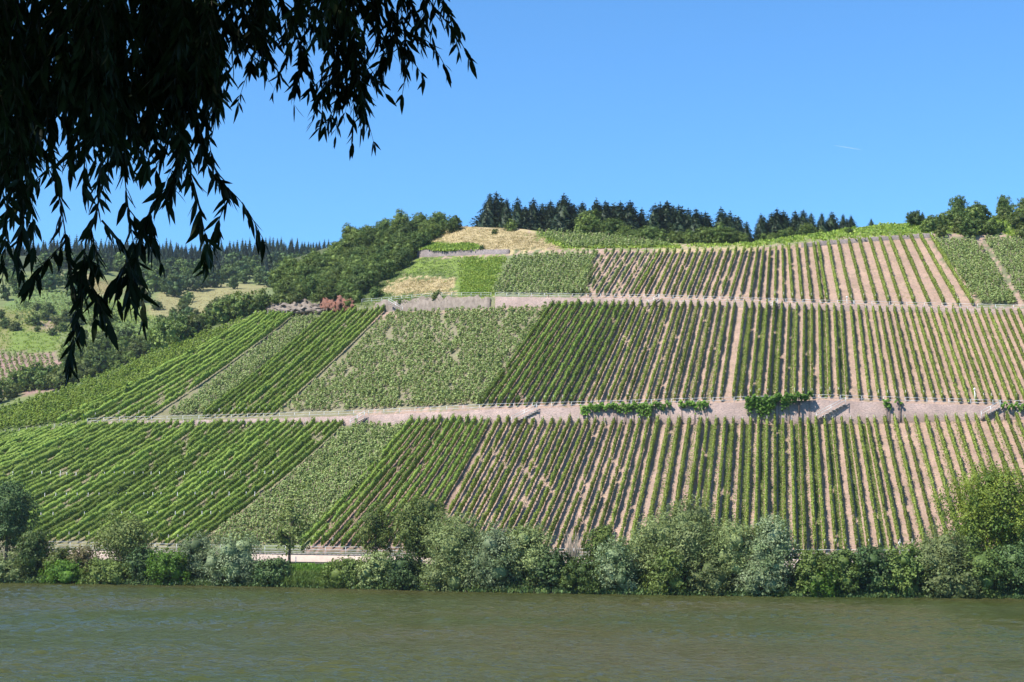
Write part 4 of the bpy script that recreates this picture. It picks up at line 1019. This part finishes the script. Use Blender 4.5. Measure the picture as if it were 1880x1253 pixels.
for i, (u, v) in enumerate(scatter([(-10, 590), (30, 560), (140, 560), (250, 560), (330, 560), (430, 545), (470, 560), (350, 600), (120, 620), (0, 610)], 40, 44, 16)):
    p_ = hit(u, v, bvhF)
    if p_ is None: continue
    s_ = rt.uniform(.4, 1.3); put('shrub', bushes[i % 6], p_, (s_, s_, s_ * .8), rt.uniform(0, 6), 'small scattered bush on the meadow of the side valley', 'shrub', 'scattered side valley bushes')
# far vine plots
fp = staked_points([(30, 600), (25, 520), (100, 535), (200, 556), (340, 616), (335, 636), (120, 585)], 9, 4.5, 51, bvhF, 0, 1.5)
fp += staked_points([(-60, 735), (-60, 650), (100, 652), (112, 690), (60, 720)], 11, 3.2, 52, bvhF, 0, -.3)
mass(fp, 'vine_pale', np.random.default_rng(61), 'far_vines', 'vines in plots across the side valley', n=16, h=1.5, r=.6, cs=.5, stakes=False)

# rock outcrop
def rock(u0, u1, vt, vb, mat, label, seed):
    rg = np.random.default_rng(seed); root = None; nx, ny = 26, 9; V = []
    for j in range(ny + 1):
        for i in range(nx + 1):
            u = u0 + (u1 - u0) * i / nx; f = j / ny
            e = math.sin(math.pi * i / nx) ** .35
            vm = (vt(u) + vb(u)) / 2; v = vb(u) + (vt(u) - vb(u)) * f; v = vm + (v - vm) * (e * .9 + .1)
            D = prof(nodes[11][0], u) - 2.5 * e * math.sin(math.pi * (.15 + .7 * f)) + 5 * f * .6 + rg.normal() * .35 + .8
            V.append(at(u, v + rg.normal() * (.5 + .5 * f * e), D + rg.normal() * .45))
    Q = [[j * (nx + 1) + i, j * (nx + 1) + i + 1, (j + 1) * (nx + 1) + i + 1, (j + 1) * (nx + 1) + i] for j in range(ny) for i in range(nx)]
    # back side gives it thickness
    V = np.array(V); n0 = len(V); back = V.copy(); back[:, 1] += 4.0; back[:, 2] -= .5
    Q += [[n0 + d for d in q[::-1]] for q in Q]
    ring = [i for i in range(nx + 1)] + [j * (nx + 1) + nx for j in range(1, ny + 1)] + [ny * (nx + 1) + i for i in range(nx - 1, -1, -1)] + [j * (nx + 1) for j in range(ny - 1, 0, -1)]
    for a, b_ in zip(ring, ring[1:] + ring[:1]): Q.append([b_, a, a + n0, b_ + n0])
    mb = MB(); mb.add(np.concatenate([V, back]), Q); tag(mb.build('rock_outcrop', M[mat]), label, 'rock')
rock(488, 605, lambda u: 554 + 4 * math.sin(u * .11) + 2 * math.sin(u * .31), lambda u: 578 - (u - 488) * .04, 'rock', 'pale grey rock outcrop under the hillside wood', 1)
rock(586, 652, lambda u: 546 + 4 * math.sin(u * .23), lambda u: 574, 'redrock', 'red rock face next to the pale outcrop', 2)

# climbing vines over the middle wall, pergola post, small poles
def climber(u0, u1, fringe, label, seed, n, hang, bulk=.5, up=.3):
    rg = np.random.default_rng(seed); C = []; NN = []
    ks = np.arange(u0, u1, 3.0)
    hg = np.interp(ks, np.linspace(u0, u1, len(hang)), hang)
    for _ in range(n):
        i = rg.integers(len(ks)); u = ks[i] + rg.uniform(-3, 3); z1 = prof(z5, u); D = prof(D4, u) - .35
        f = rg.beta(1, 1.6); z = z1 + up - f * hg[i] * rg.uniform(.6, 1.2); k = rg.uniform(-.4, bulk) * (1 - f * .6)
        C.append(azpt(u, D - k, z + .35 * math.sin(u * .45 + seed) * math.sin(u * .13 + 2 * seed))); NN.append((rg.normal() * .5, -1, .6 + rg.normal() * .4))
    v, q = cards(np.array(C), np.array(NN), rg.uniform(.2, .42, len(C)), .85, rg); root = empty('climbing_vine', azpt((u0 + u1) / 2, prof(D4, (u0 + u1) / 2) - .3, prof(z4, (u0 + u1) / 2)))
    off = np.array(root.location); mb = MB(); mb.add(v - off, q); mb.build('foliage', M['bright'], root)
    mb = MB()
    for u in np.linspace(u0 + 4, u1 - 4, max(2, int((u1 - u0) / 14))):
        D = prof(D4, u) - .3; a = azpt(u, D, prof(z4, u)) - off; c = azpt(u + rg.uniform(-3, 3), D, prof(z5, u) + .2) - off; mb.tube([a, (a + c) / 2 + rg.normal(size=3) * .05, c], [.05, .04, .03], 5)
    mb.build('stem', M['bark'], root); tag(root, label, 'climbing plant', 'climbing vines over the middle wall'); return root, off
climber(1068, 1130, 0, 'leafy vine spilling over the wall top, nearest the left stairway', 1, 620, [1.9, 1.0, .8, .5])
climber(1128, 1200, 0, 'thick vine curtain hanging over the middle wall', 2, 900, [.7, 1.5, .8, 2.2, 1.9])
climber(1198, 1232, 0, 'thin trailing vine right of the thick curtain', 3, 200, [.6, 1.2, .7])
climber(1250, 1302, 0, 'small climbing vine with two hanging tufts', 4, 360, [.9, .5, 1.6, .5])
root, off = climber(1374, 1432, 0, 'broad leafy pergola vine hanging deep on the wall', 5, 1500, [2.2, 1.8, 3.0, 2.6, .8], .9, .75)
root, off = climber(1430, 1494, 0, 'pergola vine on the dark post, right of the broad one', 6, 1150, [.8, 2.4, .9, 1.0, .4], .9, .95)
u = 1471; D = prof(D4, u) - .6; a = azpt(u, D, prof(z4, u)) - off; mb = MB(); mb.bar(a + [0, 0, -.3], a + [0, 0, 3.2], .16); mb.build('post', M['dark'], root)
climber(1630, 1642, 0, 'little green tuft on the wall right of the long stairway', 7, 90, [.8, 1.2])
climber(1652, 1664, 0, 'tiny green tuft on the wall, right of the little one', 8, 40, [.4, .4])
climber(1848, 1900, 0, 'green plant on the wall at the right edge', 9, 260, [.4, .7, .8])
def pole(u, vt, vb, mat, wd, label, name, cat, cap=False):
    p_ = hit(u, vb)
    if p_ is None: return
    D = math.hypot(p_[0], p_[1]); top = at(u, vt, D)[2]; root = empty(name, p_); mb = MB(); h = top - p_[2]; mb.tube([(0, 0, -.2), (0, 0, h * .5), (0, 0, h)], wd / 2, 8); mb.build('shaft', M[mat], root)
    if cap: mb = MB(); mb.tube([(0, 0, h), (0, 0, h + .12), (0, 0, h + .3), (0, 0, h + .34)], [.06, .17, .14, .04], 8); mb.build('cap', M['white'], root)
    tag(root, label, cat)
pole(1790, 717, 741, 'white', .1, 'tall white pole on the middle terrace edge at the right', 'pole', 'pole', True)
pole(1652, 1000, 1014, 'white', .1, 'short white capped pole at the foot of the lower right rows', 'pole', 'pole', True)
pole(1555, 548, 560, 'white', .08, 'small white pole on the upper terrace edge, left one', 'pole', 'pole', True)
pole(1567, 552, 560, 'white', .08, 'small white pole on the upper terrace edge, right one', 'pole', 'pole')
pole(1772, 748, 771, 'dark', .12, 'dark post against the middle wall left of the rightmost stairs', 'pole', 'pole')
pole(1007, 541, 562, 'dark', .12, 'dark post against the upper wall above the darkest plot', 'pole', 'pole')
pole(1178, 545, 562, 'dark', .12, 'dark post against the upper wall left of the short stairway', 'pole', 'pole')
# white van-height guard rail hints on road: kilometre marker
pole(543, 1022, 1036, 'white', .1, 'white marker post beside the road under the slim tree', 'marker_post', 'post')

# ------------------------------------------------------------------ the willow the picture is taken under
wr = np.random.default_rng(77)
wroot = empty('willow_tree', (-6.2, 4.0, 3.0)); woff = np.array([-6.2, 4.0, 3.0])
mb = MB()
mb.tube([[0, 0, -.4], [.1, .1, 1.5], [.3, 0, 3.2], [.5, .2, 5.0]], [.48, .4, .36, .3], 12); mb.build('trunk', M['bark'], wroot, True)
LIMBS = [[[.4, .1, 4.0], [1.8, .6, 5.4], [3.6, 1.2, 6.2], [5.6, 2.0, 6.1]], [[.4, .1, 4.2], [1.0, 1.6, 5.2], [2.2, 3.2, 6.0], [3.6, 4.0, 6.2]], [[.5, .2, 4.8], [0, -1.6, 6.2], [-.6, -3.4, 7.0], [-1, -5, 6.8]], [[.5, .2, 4.9], [-1.6, .8, 6.2], [-3.2, 1.6, 6.8], [-4.6, 2, 6.4]], [[.5, .2, 4.9], [1.6, -1.4, 6.4], [3.4, -2.6, 7.2], [5, -3.6, 7]]]
for L_ in LIMBS: mb = MB(); mb.tube(L_, [.22, .16, .1, .05], 9); mb.build('limb', M['bark'], wroot, True)
def leaves_geo(P0, dirs, length, width, rg):
    """lanceolate, folded and slightly curved leaves: 8 verts, 6 faces"""
    n = len(P0); d = dirs / np.linalg.norm(dirs, axis=1)[:, None]
    r = rg.normal(size=(n, 3)) * [1, 1, .3]; s_ = np.cross(d, r); s_ /= np.linalg.norm(s_, axis=1)[:, None] + 1e-9; nn = np.cross(d, s_)
    L = length[:, None]; W = width[:, None]; cv = rg.normal(size=(n, 1)) * .12
    def pt(t_, w_, k): return P0 + d * L * t_ + s_ * (W * w_) + nn * (L * cv * t_ * t_ + W * k)
    V = np.stack([pt(0, 0, 0), pt(.22, -.42, .12), pt(.22, .42, .12), pt(.5, -.5, .15), pt(.5, .5, .15), pt(.78, -.26, .1), pt(.78, .26, .1), pt(1, 0, 0), pt(.5, 0, 0), pt(.22, 0, 0), pt(.78, 0, 0)], 1)
    b_ = np.arange(n)[:, None] * 11
    Tt = np.concatenate([b_ + np.array([x]) for x in ([0, 1, 9], [0, 9, 2], [7, 10, 5], [7, 6, 10])]); 
    Q = np.concatenate([b_ + np.array([x]) for x in ([1, 3, 8, 9], [9, 8, 4, 2], [3, 5, 10, 8], [8, 10, 6, 4])])
    return V.reshape(-1, 3), Q, Tt
def strand(pxs, D, rg, side=5, dens=1.0, leafpx=38, start=-1e9):
    """one hanging shoot through traced points with side twigs; returns twig MB and leaf MB"""
    tw, lf = MB(), MB()
    px = np.array(pxs, float); k = np.concatenate([[0], np.cumsum(np.linalg.norm(np.diff(px, axis=0), axis=1))]); tot = k[-1]
    q = np.arange(0, tot + 1, 12.0); U = np.interp(q, k, px[:, 0]); Vv = np.interp(q, k, px[:, 1])
    ker = np.ones(5) / 5; U = np.convolve(np.pad(U, 2, mode='edge'), ker, 'valid'); Vv = np.convolve(np.pad(Vv, 2, mode='edge'), ker, 'valid')
    dd = D + np.cumsum(rg.normal(size=len(q))) * .012
    P = np.array([at(a, b_, c) for a, b_, c in zip(U, Vv, dd)])
    m2px = F / D
    lines = [(P, 1.0)]
    for _ in range(side):
        i = rg.integers(max(1, len(P) // 6), max(2, int(len(P) * .8))); dirn = np.array([rg.normal() * .5, rg.normal() * .5, -.9]); Ls = rg.uniform(35, 105) / m2px
        s_ = np.linspace(0, 1, 8)[:, None]; a = P[i] + dirn / np.linalg.norm(dirn) * Ls * s_ + np.array([0, 0, -.25]) * Ls * s_ ** 2; lines.append((a, .55))
    for Pl, sc_ in lines:
        tw.tube(Pl - woff, np.linspace(.0045, .0012, len(Pl)) * (1 if sc_ == 1 else .6), 5)
        Lc = np.concatenate([[0], np.cumsum(np.linalg.norm(np.diff(Pl, axis=0), axis=1))]); n = int(Lc[-1] * m2px / 7.0 * dens) + 3
        x = np.sort(rg.uniform(Lc[-1] * .02, Lc[-1], n)); x[-2:] = Lc[-1]
        p_ = np.stack([np.interp(x, Lc, Pl[:, a]) for a in range(3)], 1); tg = np.gradient(Pl, axis=0); tg /= np.linalg.norm(tg, axis=1)[:, None]
        tq = np.stack([np.interp(x, Lc, tg[:, a]) for a in range(3)], 1)
        dr = tq * .55 + np.array([0, 0, -.62]) + rg.normal(size=(n, 3)) * [.42, .42, .2]
        ln = rg.uniform(.55, 1.12, n) * leafpx / m2px; v, qd, tt = leaves_geo(p_, dr, ln, ln * rg.uniform(.16, .25, n), rg); lf.add(v - woff, qd, tt)
    return tw, lf
ST = [  # traced shoots
 ([(60, -80), (85, 200), (120, 430), (140, 560), (138, 610), (126, 660), (128, 690)], 5.6, 5),
 ([(170, -80), (215, 200), (235, 380), (242, 430), (258, 520), (262, 585)], 5.9, 6),
 ([(185, 300), (182, 380), (160, 430), (150, 500), (140, 560)], 5.5, 4),
 ([(182, 400), (205, 425), (222, 445), (240, 490), (255, 560)], 5.7, 3),
 ([(300, -80), (330, 150), (345, 300), (365, 380), (382, 450), (380, 500)], 6.0, 8),
 ([(330, -80), (350, 120), (372, 290), (392, 325), (425, 350), (455, 385), (478, 430), (494, 460)], 6.2, 4),
 ([(360, 100), (385, 270), (395, 315), (400, 330)], 6.3, 0),
 ([(340, 200), (330, 330), (300, 345), (275, 385), (262, 420), (255, 450)], 5.8, 3),
 ([(-30, -80), (-10, 200), (15, 380), (8, 470), (3, 525)], 5.2, 5),
 ([(0, -80), (30, 200), (45, 400), (30, 470), (44, 510)], 5.3, 5),
 ([(20, -80), (55, 250), (60, 400), (62, 470)], 5.5, 5),
 ([(380, -80), (392, 60), (412, 120), (422, 160)], 6.2, 4),
 ([(390, -80), (400, 60), (404, 160), (396, 215)], 6.0, 3),
 ([(450, -80), (470, 30), (482, 90), (484, 135)], 6.4, 4), ([(430, -80), (455, 40), (500, 100), (478, 140)], 6.4, 3),
 ([(500, -80), (530, 40), (560, 100), (545, 150)], 6.5, 5), ([(540, -80), (560, 40), (556, 120), (534, 165)], 6.6, 4),
 ([(640, -80), (652, 60), (648, 110), (600, 160), (578, 200), (572, 238)], 6.4, 12),
 ([(650, -80), (651, 100), (650, 150), (655, 200), (664, 242)], 6.3, 13),
 ([(600, -80), (630, 40), (648, 90), (645, 140), (612, 200), (590, 246)], 6.5, 9),
 ([(560, -80), (600, 20), (625, 90), (600, 135), (562, 175)], 6.6, 8),
 ([(690, -80), (695, 30), (715, 55), (740, 90), (745, 135), (737, 184)], 6.5, 9),
 ([(700, -80), (712, 30), (735, 60), (780, 68), (805, 95), (820, 130), (826, 145)], 6.4, 1),
 ([(730, -80), (735, 0), (742, 60), (750, 100)], 6.5, 4),
 ([(760, -80), (785, 0), (815, 35), (840, 65), (856, 95), (864, 120)], 6.4, 4),
 ([(790, -80), (812, 0), (824, 20), (826, 35)], 6.6, 1), ([(700, -80), (740, -20), (762, 10), (752, 35)], 6.6, 2), ([(670, -80), (685, 0), (690, 40), (700, 50)], 6.5, 3)]
def add_branch(px, D, side, dens, i, lp=38):
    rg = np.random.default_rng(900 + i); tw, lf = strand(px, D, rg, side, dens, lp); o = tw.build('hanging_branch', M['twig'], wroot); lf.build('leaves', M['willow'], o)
ii = 0
for px, D, side in ST: add_branch(px, D, side, 1.0, ii, 50 if px[0][0] < 375 else 37); ii += 1
def endv(x): return interp([(-60, 380), (40, 360), (100, 290), (180, 350), (250, 320), (330, 270), (380, 190), (420, 110), (520, 70), (600, 60), (700, 20), (760, 5)], x)
for i in range(56):
    x0 = wr.uniform(-70, 390) if i < 45 else wr.uniform(380, 640)
    e = endv(x0) * wr.uniform(.55, 1.08); dx = wr.uniform(-25, 30)
    px = [(x0 - 15, -90), (x0, 0), (x0 + dx * .6 + wr.normal() * 8, e * .5), (x0 + dx + wr.normal() * 8, e)]
    add_branch(px, wr.uniform(5.0, 7.2), 8 if x0 < 400 else 4, 1.15, 100 + i, 46 if x0 < 375 else 37)
# crown over the camera, seen only from elsewhere; it shades the hanging shoots
def crown_mass(n, rg):
    c = []; 
    while len(c) < n:
        p_ = np.array([rg.uniform(-13, 3.5), rg.uniform(-5, 9.5), rg.uniform(7.2, 12.5)])
        e = ((p_[0] + 5) / 8.5) ** 2 + ((p_[1] - 2.5) / 8) ** 2 + ((p_[2] - 8) / 4.8) ** 2
        if e < 1 and p_[2] > EYE + .375 * math.hypot(p_[0], p_[1]) + .25: c.append(p_)
    return np.array(c)
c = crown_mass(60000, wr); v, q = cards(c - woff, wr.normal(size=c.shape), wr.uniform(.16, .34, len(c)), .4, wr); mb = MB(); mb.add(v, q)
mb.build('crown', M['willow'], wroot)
tag(wroot, 'dark willow tree whose leafy shoots hang into the upper left', 'tree')

# labels that place each member of a scattered group by its row and order
def rank_labels(group, kind, rows):
    obs = [o for o in scene.objects if o.parent is None and o.get('group') == group]
    pr = [project(np.array(o.location))[0] for o in obs]
    order = sorted(range(len(obs)), key=lambda i: pr[i][1]); n = len(rows)
    for k in range(n):
        band = sorted(order[k * len(order) // n:(k + 1) * len(order) // n], key=lambda i: pr[i][0])
        for r, i in enumerate(band): obs[i]['label'] = f'{kind}, {ordinal(r + 1)} from the left in the {rows[k]} row'
rank_labels('trees of the hillside wood', 'rounded green tree of the hillside wood', ['topmost', 'second', 'third', 'fourth', 'lowest'])
rank_labels('broadleaf trees below the far spruces', 'round dark tree below the far spruces', ['back', 'middle', 'front'])
rank_labels('bushes in the side valley hollow', 'bush in the hollow behind the spur', ['upper', 'middle', 'lower'])
rank_labels('conifers deeper in the ridge stand', 'dark conifer deep in the ridge stand', ['rear', 'middle', 'nearer'])
rank_labels('bushes along the spur edge', 'green bush on the spur edge', ['upper', 'lower'])
rank_labels('scattered side valley bushes', 'small bush on the side valley meadow', ['upper', 'middle', 'lower'])
rank_labels('scrub bushes on the right crest', 'scrub bush on the right crest', ['upper', 'lower'])
rank_labels('far forest spruces', 'spruce in the far ridge forest', ['back', 'second', 'third', 'front'])
print('COUNTS', rowcount, len(allp), nsp)

# ------------------------------------------------------------------ haze
m, t, out = new_mat('haze'); pv = N(t, 'ShaderNodeVolumePrincipled'); pv.inputs['Color'].default_value = (.82, .9, 1, 1); pv.inputs['Density'].default_value = .00009; pv.inputs['Anisotropy'].default_value = .3
t.links.new(pv.outputs[0], out.inputs['Volume'])
mb = MB(); x0, x1, y0, y1, z0_, z1_ = -1500, 1600, -60, 2700, -6, 190
mb.add([(x0, y0, z0_), (x1, y0, z0_), (x1, y1, z0_), (x0, y1, z0_), (x0, y0, z1_), (x1, y0, z1_), (x1, y1, z1_), (x0, y1, z1_)], [[3, 2, 1, 0], [4, 5, 6, 7], [0, 1, 5, 4], [1, 2, 6, 5], [2, 3, 7, 6], [3, 0, 4, 7]])
tag(mb.build('haze', m), 'thin summer haze', 'haze', kind='stuff')

# faint short contrail
m, t, out = new_mat('contrail_vapour'); d_ = N(t, 'ShaderNodeBsdfDiffuse'); d_.inputs[0].default_value = (.9, .9, .9, 1); tr_ = N(t, 'ShaderNodeBsdfTransparent'); mx = N(t, 'ShaderNodeMixShader'); mx.inputs[0].default_value = .12
t.links.new(tr_.outputs[0], mx.inputs[1]); t.links.new(d_.outputs[0], mx.inputs[2]); t.links.new(mx.outputs[0], out.inputs[0])
P = np.array([at(u, v, 9000) for u, v in ((1532, 267), (1548, 270), (1564, 272.5), (1580, 275))]); mb = MB(); mb.tube(P - P[0], [.6, 2.0, 2.6, 1.2], 8)
o = mb.build('contrail', m); o.location = Vector(P[0]); tag(o, 'faint short white contrail in the blue sky at the right', 'contrail')
# green bushes hanging over the rock outcrop
for u, v, s_, lb in [(505, 553, .55, 'dark bush on top of the pale rock, left end'), (545, 551, .6, 'green bush on top of the pale rock, middle'), (580, 549, .55, 'bush where pale rock meets red rock'), (612, 546, .5, 'bush leaning over the red rock face'), (640, 560, .5, 'bush at the right foot of the red rock')]:
    p_ = at(u, v, prof(nodes[11][0], u) + 1.0); put('shrub', bushes[int(u) % 6], p_ - np.array([0, 0, .5]), (s_, s_, s_ * .8), u, lb, 'shrub')
